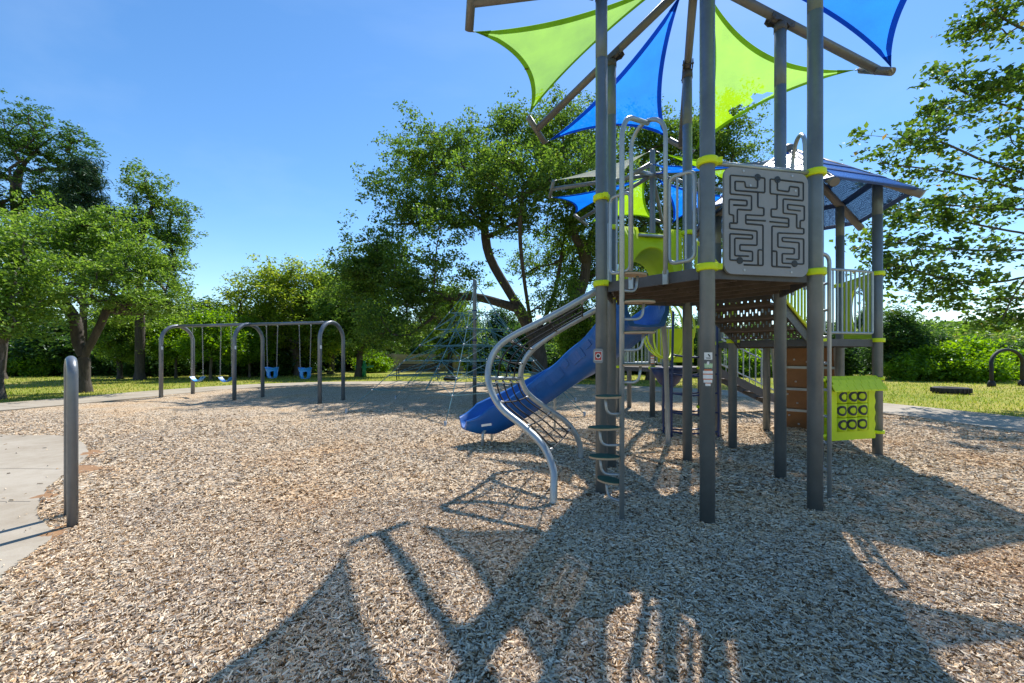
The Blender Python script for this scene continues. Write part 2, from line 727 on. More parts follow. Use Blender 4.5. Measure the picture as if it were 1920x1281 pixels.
def scuffs(X, Y):
    # hollows kicked out of the chips, with a low rim
    h = 0
    for (x, y, w, d) in SCUFF:
        q = ((X - x) ** 2 + (Y - y) ** 2 * 1.3) / (w * w)
        h = h - d * np.exp(-q * 2) + d * .45 * np.exp(-(q - 1.3) ** 2 * 3)
    return h


def mulch_h(X, Y):
    return np.maximum(-.036, .014 * np.sin(X * 1.7 + .6 * Y) + .012 * np.sin(Y * 2.3 - X * .8) + .008 * np.sin(X * 5.1 + 1.3) * np.sin(Y * 4.3)
            + .006 * np.sin(X * 9.7 + Y * 3.1) * np.sin(Y * 8.9) - .006 + scuffs(X, Y))


inner = [V((9.9, -4, 0)), V((9.8, 3, 0)), V((9.66, 7.6, 0)), V((9.3, 11, 0)), V((7.9, 15, 0)), V((5.2, 17.6, 0)), V((1.8, 19.3, 0)), V((-2.2, 20.6, 0)),
         V((-7.6, 21.2, 0)), V((-11.0, 20.0, 0)), V((-12.4, 17.2, 0)), V((-12.9, 13.6, 0)), V((-13.6, 10.8, 0)), V((-15.0, 7.5, 0)), V((-16.5, 2, 0)), V((-17.5, -4, 0))]
inner_s = spline(inner, 12)
mulch_poly = [(p.x * 1.0, p.y) for p in inner_s]
pad_pts = [gp(-400, 800), gp(0, 815), gp(100, 816), gp(145, 824), gp(166, 848), gp(140, 876), gp(100, 905), gp(78, 935), gp(70, 962), gp(98, 1003), gp(60, 1040), gp(0, 1086), gp(-220, 1281), gp(-700, 1281)]
pad_s = spline(pad_pts, 6)
pad_poly = [(p.x, p.y) for p in pad_s]

# lawn: one sheet out to the horizon
g = MB()
xs = [-1500, -400, -120, -60, -40, -20, 0, 20, 40, 60, 120, 400, 1500]
ys = [-300, -60, -20, 0, 20, 40, 60, 120, 400, 1500]
g.grid([[V((x, y, -.045)) for x in xs] for y in ys], False)
g.build('lawn', M['grass'], kind='structure')

# mulch bed
cx = np.arange(-18, 10.6, .16)
cy = np.arange(-4, 22.2, .16)
GX, GY = np.meshgrid(cx, cy)
H = mulch_h(GX, GY)
inpad = inside(pad_poly, GX, GY)
H = np.where(inpad, -.06, H)
big_poly = [(p.x + (.5 if p.x > 0 else -.5), p.y + (.4 if p.y > 12 else 0)) for p in inner_s]
inb = inside(big_poly, GX, GY)
idx = np.arange(GX.size).reshape(GX.shape)
ok = inb[:-1, :-1] & inb[1:, 1:] & inb[:-1, 1:] & inb[1:, :-1]
q = np.stack([idx[:-1, :-1], idx[:-1, 1:], idx[1:, 1:], idx[1:, :-1]], -1)[ok]
mulch = np_mesh('mulch_bed', np.stack([GX, GY, H], -1).reshape(-1, 3), q, 4, M['mulch'], smooth=True)
mulch['kind'] = 'structure'

# loose wood chips, real geometry where they can be told apart
rs = np.random.RandomState(3)


def scatter(n, y0, y1, pw):
    u = rs.rand(n)
    Y = y0 + (y1 - y0) * u ** pw
    X = (rs.rand(n) * 2 - 1) * (Y * 1.30 + .5)
    return X, Y


parts = [scatter(155000, 1.45, 4.3, .75), scatter(118000, 4.0, 11.5, .95)]
X = np.concatenate([p[0] for p in parts])
Y = np.concatenate([p[1] for p in parts])
scl = np.concatenate([np.full(155000, .92), np.full(118000, 1.30)])
keep = (rs.rand(len(X)) < np.clip((12.0 - Y) / 4.5, 0, 1)) & inside(mulch_poly, X, Y) & ~(inside(pad_poly, X, Y) & (rs.rand(len(X)) > .005))
soil_spots = [gp(168, 848), gp(150, 880), gp(92, 925), gp(90, 1000), gp(70, 950)]
for sp in soil_spots:
    d = np.hypot(X - sp.x, (Y - sp.y) * .8)
    keep &= ~((d < .22 + .1 * np.sin(X * 9 + Y * 7)) & (rs.rand(len(X)) < .85))
X, Y, scl = X[keep], Y[keep], scl[keep]
n = len(X)
Ln = (.010 + .024 * rs.rand(n) ** 1.5 + .020 * (rs.rand(n) < .05)) * scl
Wd = (.0020 + .0040 * rs.rand(n) ** 1.4) * scl
Th = (.002 + .0035 * rs.rand(n)) * scl
yaw = rs.rand(n) * 2 * math.pi
pit = rs.normal(0, .17, n)
rol = rs.normal(0, .24, n)
tmpl = np.array([[-1, -1, 0], [1, -.8, 0], [1, .8, 0], [-1, 1, 0], [-.75, .1, 1], [.8, -.15, 1]])
P = tmpl[None] * np.stack([Ln / 1, Wd, Th], -1)[:, None, :] * np.array([.75, .9, 1.6])
P[:, 4:, 1] += rs.normal(0, .25, (n, 2)) * Wd[:, None]
cr, sr = np.cos(rol), np.sin(rol)
y_, z_ = P[..., 1] * cr[:, None] - P[..., 2] * sr[:, None], P[..., 1] * sr[:, None] + P[..., 2] * cr[:, None]
cp, sp_ = np.cos(pit), np.sin(pit)
x_, z2 = P[..., 0] * cp[:, None] - z_ * sp_[:, None], P[..., 0] * sp_[:, None] + z_ * cp[:, None]
ca, sa = np.cos(yaw), np.sin(yaw)
P = np.stack([x_ * ca[:, None] - y_ * sa[:, None] + X[:, None], x_ * sa[:, None] + y_ * ca[:, None] + Y[:, None],
              z2 + (np.where(inside(pad_poly, X, Y), .003, mulch_h(X, Y)) + .001 + .008 * rs.rand(n))[:, None]], -1)
ft = np.array([[0, 1, 5], [0, 5, 4], [2, 3, 4], [2, 4, 5], [0, 4, 3], [1, 2, 5]])
Fc = (np.arange(n)[:, None, None] * 6 + ft[None]).reshape(-1, 3)
chips = np_mesh('wood_chips', P.reshape(-1, 3), Fc, 3, M['chips'])
chips['kind'] = 'stuff'
tag(chips, 'pale weathered wood chips covering the whole play area', 'wood chips')

# bare soil showing at the pad's worn edge
for k, (sp, rx, ry) in enumerate([(gp(168, 850), .34, .3), (gp(150, 880), .42, .22), (gp(92, 928), .3, .34), (gp(92, 1001), .16, .2)]):
    b = MB()
    ringp = []
    for j in range(26):
        a = 2 * math.pi * j / 26
        w = 1 + .22 * math.sin(3 * a + k) + .12 * math.sin(7 * a + 2 * k)
        ringp.append(V((sp.x + rx * w * math.cos(a), sp.y + ry * w * math.sin(a), -.006)))
    b.add([V((sp.x, sp.y, .006))] + ringp, [(0, 1 + j, 1 + (j + 1) % 26) for j in range(26)], True)
    b.build('bare_soil', M['soil'], kind='structure')

# concrete pad in the foreground, poured in bays
pad = MB()
pad.prism([V((p.x, p.y, -.12)) for p in pad_s], (0, 0, .122))
pad_o = pad.build('concrete_pad', M['concrete'], kind='structure')
for a_, b_ in ((gp(-300, 875), gp(122, 880)), (gp(-300, 940), gp(68, 941))):
    MB().beam(a_ + V((0, 0, .0015)), b_ + V((-.06, 0, .0015)), .007, .003).build('joint', M['ink'], pad_o)

# footpath round the play area, slab by slab
path_root = bpy.data.objects.new('concrete_path', None)
COL.objects.link(path_root)
path_root['kind'] = 'structure'
WLOC[path_root.name] = V((0, 0, 0))
acc, seg = 0.0, []
outer_s = []
for i, p in enumerate(inner_s):
    t = inner_s[min(i + 1, len(inner_s) - 1)] - inner_s[max(i - 1, 0)]
    nrm = V((t.y, -t.x, 0)).normalized()
    outer_s.append(p + nrm * 2.45)
run = [0]
start = 0
for i in range(1, len(inner_s)):
    acc += ((inner_s[i] + outer_s[i]) / 2 - (inner_s[i - 1] + outer_s[i - 1]) / 2).length
    if acc > 2.7 or i == len(inner_s) - 1:
        ins, outs = inner_s[start:i + 1], outer_s[start:i + 1]
        ti = (ins[1] - ins[0]).normalized() * .006
        te = (ins[-1] - ins[-2]).normalized() * .006
        ins = [ins[0] + ti] + ins[1:-1] + [ins[-1] - te]
        outs = [outs[0] + ti] + outs[1:-1] + [outs[-1] - te]
        poly = [V((p.x, p.y, -.1)) for p in outs] + [V((p.x, p.y, -.1)) for p in reversed(ins)]
        dz = .018 + rnd.uniform(-.002, .002)
        b = MB()
        m_ = len(ins)
        rows = [[V((p.x, p.y, -.1)) for p in ins], [V((p.x, p.y, dz)) for p in ins], [V((p.x, p.y, dz)) for p in outs], [V((p.x, p.y, -.1)) for p in outs]]
        b.grid(rows, False)
        b.add([rows[0][0], rows[1][0], rows[2][0], rows[3][0], rows[0][-1], rows[1][-1], rows[2][-1], rows[3][-1]], [(0, 1, 2, 3), (7, 6, 5, 4)])
        b.build('slab', M['concrete'], path_root)
        start, acc = i, 0.0

# grass blades along the far side of the path and over the near lawn
gn = 60000
u = rs.rand(gn)
GYb = 9.5 + 24 * u ** 1.5
GXb = (rs.rand(gn) * 2 - 1) * (GYb * 1.28 + 1)
outer_poly = [(p.x, p.y) for p in outer_s]
kp = ~inside(outer_poly + [(outer_poly[-1][0], -6), (outer_poly[0][0], -6)], GXb, GYb)
GXb, GYb = GXb[kp], GYb[kp]
gn = len(GXb)
hh = (.03 + .045 * rs.rand(gn)) * (1 + .02 * GYb)
ww = .006 + .0006 * GYb
ya = rs.rand(gn) * 6.28
lx, ly = rs.normal(0, .03, gn), rs.normal(0, .03, gn)
Pb = np.zeros((gn, 3, 3))
Pb[:, 0] = np.stack([GXb - np.cos(ya) * ww, GYb - np.sin(ya) * ww, np.full(gn, -.046)], -1)
Pb[:, 1] = np.stack([GXb + np.cos(ya) * ww, GYb + np.sin(ya) * ww, np.full(gn, -.046)], -1)
Pb[:, 2] = np.stack([GXb + lx, GYb + ly, hh - .045], -1)
gb = np_mesh('lawn_grass', Pb.reshape(-1, 3), np.arange(gn * 3).reshape(-1, 3), 3, M['blade'])
gb['kind'] = 'stuff'
tag(gb, 'short dry yellow green grass of the lawn beyond the path', 'grass')


# ------------------------------------------------------------------ trees
def leaf_cloud(rs, centers, n_per, sigma, sub, sub_sigma, size, up=.5, aspect=.55, flat=1.0, droop=0.0):
    """centers (k,3) -> leaf rhombi as numpy verts (n*4,3), faces quads"""
    k = len(centers)
    subs = centers[:, None, :] + rs.normal(0, 1, (k, sub, 3)) * np.array([sigma, sigma, sigma * flat])
    n1 = max(1, n_per // sub)
    C = subs[:, :, None, :] + rs.normal(0, 1, (k, sub, n1, 3)) * np.array([sub_sigma, sub_sigma, sub_sigma * flat * .8])
    C = C.reshape(-1, 3)
    n = len(C)
    N = rs.normal(0, 1, (n, 3))
    N[:, 2] = np.abs(N[:, 2]) + up
    N /= np.linalg.norm(N, axis=1)[:, None]
    A = rs.normal(0, 1, (n, 3))
    A[:, 2] -= droop
    A -= N * (A * N).sum(1)[:, None]
    A /= np.linalg.norm(A, axis=1)[:, None] + 1e-9
    B = np.cross(N, A)
    s = (size * (.6 + .8 * rs.rand(n)))[:, None]
    Q = np.zeros((n, 4, 3))
    Q[:, 0] = C - A * s * .5
    Q[:, 1] = C + B * s * aspect * .5 + N * s * .10
    Q[:, 2] = C + A * s * .5
    Q[:, 3] = C - B * s * aspect * .5 + N * s * .10
    return Q.reshape(-1, 3)


def skeleton(rs, limbs, attractors, r_tip, r_base, wig=.12, arc=.06):
    """limbs: list of polylines (first starts at the trunk base; later ones start on an existing node).
    Each attractor is joined to the nearest node by a wandering path; radii follow the pipe model."""
    nodes, parent = [], []

    def addn(p, par):
        nodes.append(np.array(p, float))
        parent.append(par)
        return len(nodes) - 1
    paths = []
    for li, L in enumerate(limbs):
        L = [np.array(p) for p in spline([V(p) for p in L], 4)]
        if li == 0:
            last = addn(L[0], -1)
        else:
            d = [np.linalg.norm(x - L[0]) for x in nodes]
            last = int(np.argmin(d))
        path = [last]
        for p in L[1:]:
            last = addn(p, last)
            path.append(last)
        paths.append(path)
    fork = np.array(limbs[0][-1])
    order = np.argsort(np.linalg.norm(attractors - fork, axis=1))
    first_ok = max(0, len(spline([V(p) for p in limbs[0]], 4)) // 2)
    tips = []
    for ai in order:
        a = attractors[ai]
        NN = np.array(nodes[first_ok:])
        dv = a - NN
        dd = np.linalg.norm(dv, axis=1) + .35 * np.maximum(0, -dv[:, 2])
        j = int(np.argmin(dd)) + first_ok
        s = nodes[j]
        Ld = np.linalg.norm(a - s)
        m = max(2, int(Ld / .55))
        path = [j]
        last = j
        off = rs.normal(0, wig * Ld, 3) * .6
        for k in range(1, m + 1):
            t = k / m
            p = s + (a - s) * t + off * math.sin(math.pi * t) + np.array([0, 0, arc * Ld * math.sin(math.pi * t)])
            if k < m:
                p = p + rs.normal(0, .035 * Ld / m + .02, 3)
            last = addn(p, last)
            path.append(last)
        paths.append(path)
        tips.append(last)
    cnt = np.zeros(len(nodes))
    for t in tips:
        j = t
        while j >= 0:
            cnt[j] += 1
            j = parent[j]
    cnt = np.maximum(cnt, .6)
    rad = r_tip * cnt ** .5
    rad = rad * np.minimum(1, 1) * (1.0)
    rad = np.minimum(rad, r_base)
    b = MB()
    for path in paths:
        pts = [V(nodes[i]) for i in path]
        rr = [float(rad[i]) for i in path]
        if len(path) > 1:
            rr[0] = min(rr[0], rr[1] * 1.25)
        rr[-1] *= .6
        b.tube(pts, rr, 7 if max(rr) > .06 else 4, caps=False)
    return b


def lobes_attractors(rs, lobes, n):
    """lobes: (cx,cy,cz,rx,ry,rz,weight)"""
    W = np.array([l[6] if len(l) > 6 else l[3] * l[5] for l in lobes], float)
    pick = rs.choice(len(lobes), n, p=W / W.sum())
    d = rs.normal(0, 1, (n, 3))
    d /= np.linalg.norm(d, axis=1)[:, None]
    r = rs.rand(n) ** .42
    Lb = np.array([l[:6] for l in lobes])
    return Lb[pick, :3] + d * r[:, None] * Lb[pick, 3:6]


def make_tree(name, label, base, limbs, att, leafm, barkm, r_tip, r_base, leaf, n_per, sigma, sub, sub_sigma, seed,
              up=.5, flat=.8, group=None, flare=1.5, aspect=.55, droop=0.0, cat='tree'):
    rs = np.random.RandomState(seed)
    t = thing(name, label, cat, base, group)
    b = skeleton(rs, limbs, att, r_tip, r_base)
    # root flare
    p0 = V(limbs[0][0])
    b.tube([p0 + V((0, 0, -.15)), p0 + V((0, 0, .12)), p0 + V((0, 0, .5))], [r_base * flare, r_base * (1 + (flare - 1) * .6), r_base * .97], 9, caps=False)
    b.build('trunk', barkm, t)
    Q = leaf_cloud(rs, att, n_per, sigma, sub, sub_sigma, leaf, up, aspect, flat, droop)
    np_mesh('crown', Q, np.arange(len(Q)).reshape(-1, 4), 4, leafm, t, V(base))
    return t


# --- the big live oak behind the play towers
rs1 = np.random.RandomState(11)
OY = 23.5
oak_base = gp(1012, 716)
oak_lobes = []
for (x, y, Yd, r) in [(800, 295, 22, 66), (880, 300, 24, 62), (760, 395, 21, 72), (715, 470, 22, 62), (700, 560, 23, 52), (975, 275, 24, 72), (1060, 265, 22, 78),
                      (1150, 265, 25, 78), (1250, 285, 24, 78), (1340, 262, 24, 70), (1395, 295, 24, 42), (850, 400, 21, 62), (950, 390, 20, 70), (1085, 390, 21, 84),
                      (1200, 400, 22, 80), (790, 545, 20, 56), (870, 520, 21, 42), (1050, 560, 22, 46), (1320, 360, 25, 60), (955, 235, 24, 36), (700, 620, 21, 40),
                      (900, 330, 18, 60), (1000, 350, 17.5, 60), (820, 470, 18, 50), (1120, 330, 18, 60), (770, 310, 24, 40), (1090, 500, 26, 50), (1180, 540, 25, 45), (690, 500, 22, 50), (665, 560, 22, 34), (740, 600, 20, 50), (830, 590, 22, 44), (760, 520, 21, 56), (1060, 470, 25, 60), (1100, 580, 26, 50), (1150, 470, 26, 60), (1220, 500, 26, 50), (1280, 420, 25, 50), (1000, 500, 26, 40), (1340, 450, 26, 40)][:]:
    c = px(x, y, Yd)
    rm = r / F * Yd
    oak_lobes.append((c.x, c.y, c.z, rm, rm * 1.15, rm * .86))
att = lobes_attractors(rs1, oak_lobes, 660)
limbs = [[oak_base, px(1010, 670, OY), px(1000, 630, OY)],
         [px(1000, 630, OY), px(962, 560, 23), px(918, 482, 22.5), px(906, 410, 22), px(890, 340, 22)],
         [px(962, 575, 23), px(885, 556, 22.4), px(805, 562, 21.6), px(735, 565, 21.5)],
         [px(1004, 632, OY), px(1040, 548, 24), px(1060, 430, 24), px(1075, 330, 23.6)],
         [px(1010, 640, OY), px(1088, 548, 24), px(1110, 436, 24), px(1185, 335, 24), px(1290, 270, 24)],
         [px(1000, 630, OY), px(985, 540, 21), px(975, 440, 19), px(980, 360, 18)]]
make_tree('live_oak', 'huge spreading live oak with dark limbs behind the rope pyramid and blue slide', oak_base, limbs, att, M['leaf_oak'], M['bark'],
          .0215, .46, .145, 320, .54, 10, .17, 21, up=.35, flat=.75)

# --- light green oak on the left lawn and its neighbour
rs2 = np.random.RandomState(5)


def lobes_px(L, squash=.85):
    out = []
    for (x, y, Yd, r) in L:
        c = px(x, y, Yd)
        rm = r / F * Yd
        out.append((c.x, c.y, c.z, rm, rm * 1.1, rm * squash))
    return out


b0 = gp(157, 734)
Y0 = b0.y
att = lobes_attractors(rs2, lobes_px([(90, 470, Y0, 70), (190, 470, Y0 + 1, 70), (250, 530, Y0, 62), (60, 540, Y0 - 1.2, 70), (150, 540, Y0 - 2, 70), (285, 580, Y0, 42),
                                      (20, 450, Y0 + 1, 60), (110, 575, Y0 - 1, 34), (240, 585, Y0 + 1, 36), (-40, 560, Y0, 60), (130, 420, Y0, 34), (320, 560, Y0 + .5, 26), (300, 500, Y0 + 1, 30), (60, 405, Y0 + .5, 30), (215, 425, Y0 + 1, 30), (265, 465, Y0, 24), (325, 605, Y0, 18)]), 150)
make_tree('oak_tree', 'light green oak with forked trunk on the lawn beside the path', b0,
          [[b0, px(157, 690, Y0), px(157, 668, Y0)], [px(157, 668, Y0), px(146, 640, Y0), px(140, 600, Y0), px(110, 560, Y0), px(60, 520, Y0)],
           [px(157, 668, Y0), px(180, 625, Y0), px(200, 580, Y0), px(215, 520, Y0)]], att, M['leaf_light'], M['bark'], .021, .21, .115, 340, .40, 9, .13, 22, up=.6)
b0 = gp(-6, 747)
Y0 = b0.y
att = lobes_attractors(rs2, lobes_px([(-60, 480, Y0, 90), (-120, 540, Y0, 90), (10, 560, Y0, 50), (-40, 600, Y0 - 1, 50)]), 110)
make_tree('oak_tree', 'light green oak partly cut off beside the shaded end of the path', b0,
          [[b0, px(-6, 690, Y0), px(0, 640, Y0)], [px(0, 640, Y0), px(12, 610, Y0), px(-20, 540, Y0)]], att, M['leaf_light'], M['bark2'], .022, .17, .14, 170, .42, 8, .2, 23, up=.6)

# --- tall dark tree far left, clumped tree beside it, pine between
b0 = V((-33, 27, -.05))
att = lobes_attractors(rs2, lobes_px([(20, 230, 27, 60), (90, 260, 27, 64), (120, 300, 28, 50), (40, 320, 27, 70), (-60, 260, 27, 80), (100, 370, 27, 60), (20, 400, 27, 70), (150, 280, 27, 26)], .6), 150)
make_tree('tall_tree', 'tall dark feathery tree rising above the light green oak', b0,
          [[b0, V((-32.5, 27, 5)), V((-31.5, 27, 9))], [V((-31.5, 27, 9)), px(30, 340, 27), px(70, 280, 27), px(110, 250, 27)]], att, M['leaf_dark'], M['bark'], .028, .36, .15, 250, .52, 9, .17, 24, up=1.0, flat=.38)
b0 = gp(262, 706)
Y0 = 26
b0 = V(((262 - 960) / F * Y0, Y0, -.05))
att = lobes_attractors(rs2, lobes_px([(240, 345, Y0, 24), (290, 360, Y0, 40), (330, 385, Y0, 24), (280, 420, Y0, 52), (330, 450, Y0, 34), (310, 500, Y0, 40), (335, 520, Y0, 24), (230, 430, Y0, 40), (260, 500, Y0, 50), (250, 570, Y0, 50), (320, 560, Y0, 36)]), 110)
make_tree('clumped_tree', 'upright tree with separate leafy clumps against the sky', b0,
          [[b0, V((b0.x, Y0, 3)), V((b0.x, Y0, 6))], [V((b0.x, Y0, 6)), px(262, 460, Y0), px(285, 380, Y0)]], att, M['leaf_oak'], M['bark'], .026, .26, .15, 240, .40, 7, .16, 25, up=.7)


def make_pine(name, label, base, h, r, seed):
    rs = np.random.RandomState(seed)
    t = thing(name, label, 'pine', base)
    b = MB().tube([V(base), V(base) + V((0, 0, h * .5)), V(base) + V((0, 0, h))], [.2, .12, .02], 8)
    cs = []
    for k in range(26):
        z = h * (.45 + .55 * k / 26)
        rr = r * (1 - (k / 26) ** 1.4) + .15
        for j in range(5):
            a = rs.rand() * 6.28
            e = V(base) + V((math.cos(a) * rr, math.sin(a) * rr, z + .3 * rr))
            b.tube([V(base) + V((0, 0, z)), e], [.03, .01], 4, caps=False)
            for q in (.5, .75, 1.0):
                cs.append(V(base) + V((math.cos(a) * rr * q, math.sin(a) * rr * q, z + .3 * rr * q)))
    b.build('trunk', M['bark'], t)
    Q = leaf_cloud(rs, np.array([tuple(c) for c in cs]), 60, .2, 4, .16, .3, up=.1, aspect=.12, flat=.8)
    np_mesh('crown', Q, np.arange(len(Q)).reshape(-1, 4), 4, M['needle'], t, V(base))
    return t


pb = V(((156 - 960) / F * 23.5, 23.5, -.05))
make_pine('pine_tree', 'dark pine top between the tall tree and the clumped tree', pb, 12.4, 1.6, 31)

# --- round yellow-green tree behind the swings, and medium trees sharing its shape
b0 = V(((560 - 960) / F * 32, 32, -.05))
att = lobes_attractors(rs2, lobes_px([(540, 520, 32, 46), (590, 530, 32, 46), (490, 550, 32, 46), (450, 590, 32, 40), (620, 570, 32, 46), (550, 580, 31, 56), (500, 620, 31, 46), (600, 630, 31, 46)], .9), 230)
elm = make_tree('round_tree', 'round topped yellow green tree behind the bucket swings', b0,
                [[b0, px(557, 680, 32), px(548, 640, 32)], [px(548, 640, 32), px(520, 590, 32), px(490, 560, 32)], [px(548, 645, 32), px(580, 580, 32), px(590, 530, 32)]],
                att, M['leaf_yellow'], M['bark2'], .024, .30, .2, 150, .5, 8, .22, 26, up=.7, group=None)

# prototype small bright tree (about 5 m) and dense dark wood-edge tree (about 8 m)
rs4 = np.random.RandomState(9)
att = lobes_attractors(rs4, [(0, 0, 3.3, 1.7, 1.7, 1.3), (.9, .3, 2.6, 1.3, 1.3, 1.0), (-.9, -.2, 2.7, 1.4, 1.3, 1.1), (0, 0, 4.3, 1.1, 1.1, .9)], 110)
protoB = make_tree('young_tree', 'x', V((0, 0, 0)), [[V((0, 0, -.05)), V((0, 0, .8)), V((.05, 0, 1.6))]], att, M['leaf_bright'], M['bark2'], .016, .10, .19, 150, .36, 7, .2, 27, up=.6)
att = lobes_attractors(rs4, [(0, 0, 5.6, 2.6, 2.6, 2.2), (1.6, .3, 4.0, 2.2, 2.2, 2.2), (-1.7, -.2, 4.2, 2.3, 2.2, 2.3), (0, -.6, 2.4, 2.6, 2.0, 1.8), (.3, 0, 7.2, 1.6, 1.6, 1.3),
                             (2.2, -.4, 1.8, 1.5, 1.4, 1.4), (-2.2, -.4, 1.8, 1.6, 1.4, 1.4)], 230)
protoC = make_tree('wood_edge_tree', 'x', V((0, 0, 0)), [[V((0, 0, -.05)), V((.1, 0, 1.5)), V((0, .1, 3))], [V((0, 0, 2)), V((1.2, 0, 3.5))], [V((0, 0, 2)), V((-1.2, 0, 3.7))]],
                   att, M['leaf_dark'], M['bark'], .022, .24, .26, 150, .55, 7, .28, 28, up=.7)
att = lobes_attractors(rs4, [(0, 0, 5.2, 2.4, 2.4, 2.0), (1.5, .3, 4.0, 1.9, 1.9, 1.7), (-1.5, -.2, 4.1, 2.0, 1.9, 1.7), (.2, 0, 6.8, 1.5, 1.5, 1.2), (-.4, -.5, 3.0, 1.8, 1.5, 1.2)], 170)
protoD = make_tree('shade_tree', 'x', V((0, 0, 0)), [[V((0, 0, -.05)), V((.1, 0, 1.2)), V((.1, .1, 2.4))], [V((.1, 0, 2.2)), V((1.0, 0, 3.8))], [V((.1, 0, 2.2)), V((-1.0, 0, 3.9))]],
                   att, M['leaf_light'], M['bark'], .024, .24, .22, 150, .5, 7, .24, 29, up=.7)
# dark shrub
att = lobes_attractors(rs4, [(0, 0, 1.0, 1.6, 1.2, 1.0), (1.0, 0, .8, 1.1, .9, .8), (-1.0, .1, .9, 1.1, .9, .85), (.1, 0, 1.9, 1.0, .9, .8)], 90)
protoF = make_tree('dark_shrub', 'x', V((0, 0, 0)), [[V((0, 0, -.05)), V((0, 0, .15)), V((0, 0, .3))]], att, M['leaf_dark'], M['bark'], .012, .06, .22, 150, .36, 6, .22, 34, up=.6, cat='bush')
# low bush
att = lobes_attractors(rs4, [(0, 0, .75, 1.3, 1.1, .7), (.8, 0, .6, .9, .8, .55), (-.8, .1, .6, .9, .8, .55), (.1, 0, 1.3, .8, .7, .5)], 70)
protoE = make_tree('leafy_bush', 'x', V((0, 0, 0)), [[V((0, 0, -.05)), V((0, 0, .15)), V((0, 0, .3))]], att, M['leaf_bright'], M['bark2'], .010, .05, .16, 150, .3, 6, .18, 30, up=.6, cat='bush')

used = {}


def place(proto, x, y, s, rz, label, group=None, sz=None):
    o = proto if proto.name not in used else copy_tree(proto)
    used[proto.name] = 1
    o.location = (x, y, -.045)
    o.scale = (s, s, sz or s)
    o.rotation_euler = (0, 0, rz)
    o['label'] = label
    if 'group' in o:
        del o['group']
    if group:
        o['group'] = group
    return o


def at(xp, Yd):
    return (xp - 960) / F * Yd


for i, (xp, Yd, s) in enumerate([(395, 26, .82), (330, 28, .8), (468, 29, .75)]):
    place(protoB, at(xp, Yd), Yd, s, i * 2.1, ['bright green young tree seen through the belt swings', 'bright green young tree behind the end arch of the swings',
                                              'bright green young tree behind the middle arch of the swings'][i], 'young trees behind the swings')
for i, (xp, Yd, s, lab) in enumerate([(672, 30, .95, 'shade tree with dark straight trunk beside the green seesaw'), (620, 34, 1.0, 'shade tree between the round tree and the seesaw'),
                                      (225, 27, .62, 'small shade tree with thick trunk behind the forked oak'), (845, 36, .9, 'shade tree behind the black bench'),
                                      (1085, 27, .55, 'shade tree behind the blue slide'), (1215, 26, .62, 'shade tree whose trunk shows beneath the low back deck')]):
    place(protoD, at(xp, Yd), Yd, s, 1.3 * i, lab)
k = 0
for xp, Yd, s in [(-60, 36, .8), (30, 38, .75), (110, 36, .7), (190, 39, .8), (265, 37, .75), (335, 40, .85), (405, 42, .95), (480, 43, .9), (560, 44, 1.0), (640, 42, 1.05), (715, 46, .85), (790, 50, .9),
                  (870, 48, .85), (950, 46, .9), (1040, 48, .8), (1130, 46, .8), (1220, 48, .8), (1310, 44, .75), (1400, 44, .7), (1480, 42, .65), (1560, 40, .6), (1640, 36, .55)]:
    place(protoC, at(xp, Yd), Yd, s * .92, k * 1.7, 'dense dark tree in the wood edge at the back of the lawn', 'trees of the dark wood edge')
    k += 1
for i, (xp, Yd, s, sz) in enumerate([(1690, 27, .58, .56), (1745, 36, .55, .42), (1850, 40, .6, .42), (1960, 36, .6, .45), (2080, 36, .7, .5)]):
    place(protoC, at(xp, Yd), Yd, s, k + i * 2.3, ['dark bushy tree standing at the right hand corner of the blue roof', 'dark tree behind the bright bushes near the tyre',
                                                   'dark tree behind the bright bushes and the black arch', 'dark tree partly cut off beyond the black arch', 'dark tree beyond the black arch'][i], 'trees behind the bright bushes', sz)
for i, (xp, Yd, s) in enumerate([(1715, 25.5, .95), (1770, 25, 1.15), (1822, 25.5, 1.35), (1880, 27, .95), (1935, 26, 1.05), (1985, 27, 1.1)]):
    place(protoE, at(xp, Yd), Yd, s, i * 1.9, 'bright green leafy bush at the far side of the dry lawn', 'bright bushes beyond the dry lawn')
for i, (xp, Yd, s) in enumerate([(60, 31, 1.0), (100, 31.5, 1.1), (20, 31, 1.2), (330, 33, 1.0), (700, 38, 1.0), (905, 37, 1.1), (270, 33, .9), (1260, 33, 1.0), (1395, 31, 1.2), (1455, 31, 1.1)]):
    place(protoE, at(xp, Yd), Yd, s, i * 1.4, 'low leafy bush under the trees at the lawn edge', 'bushes under the trees')

for i, xp in enumerate(range(-80, 1660, 62)):
    Yd = 33.5 + 3 * math.sin(i * 1.9) + (3 if 560 < xp < 1000 else 0)
    if 640 < xp < 880:
        Yd = 43
    place(protoF, at(xp, Yd), Yd, 1.15 + .3 * math.sin(i * 2.7), i * 1.1, 'dark shrub filling the foot of the wood edge', 'dark shrubs along the wood edge')

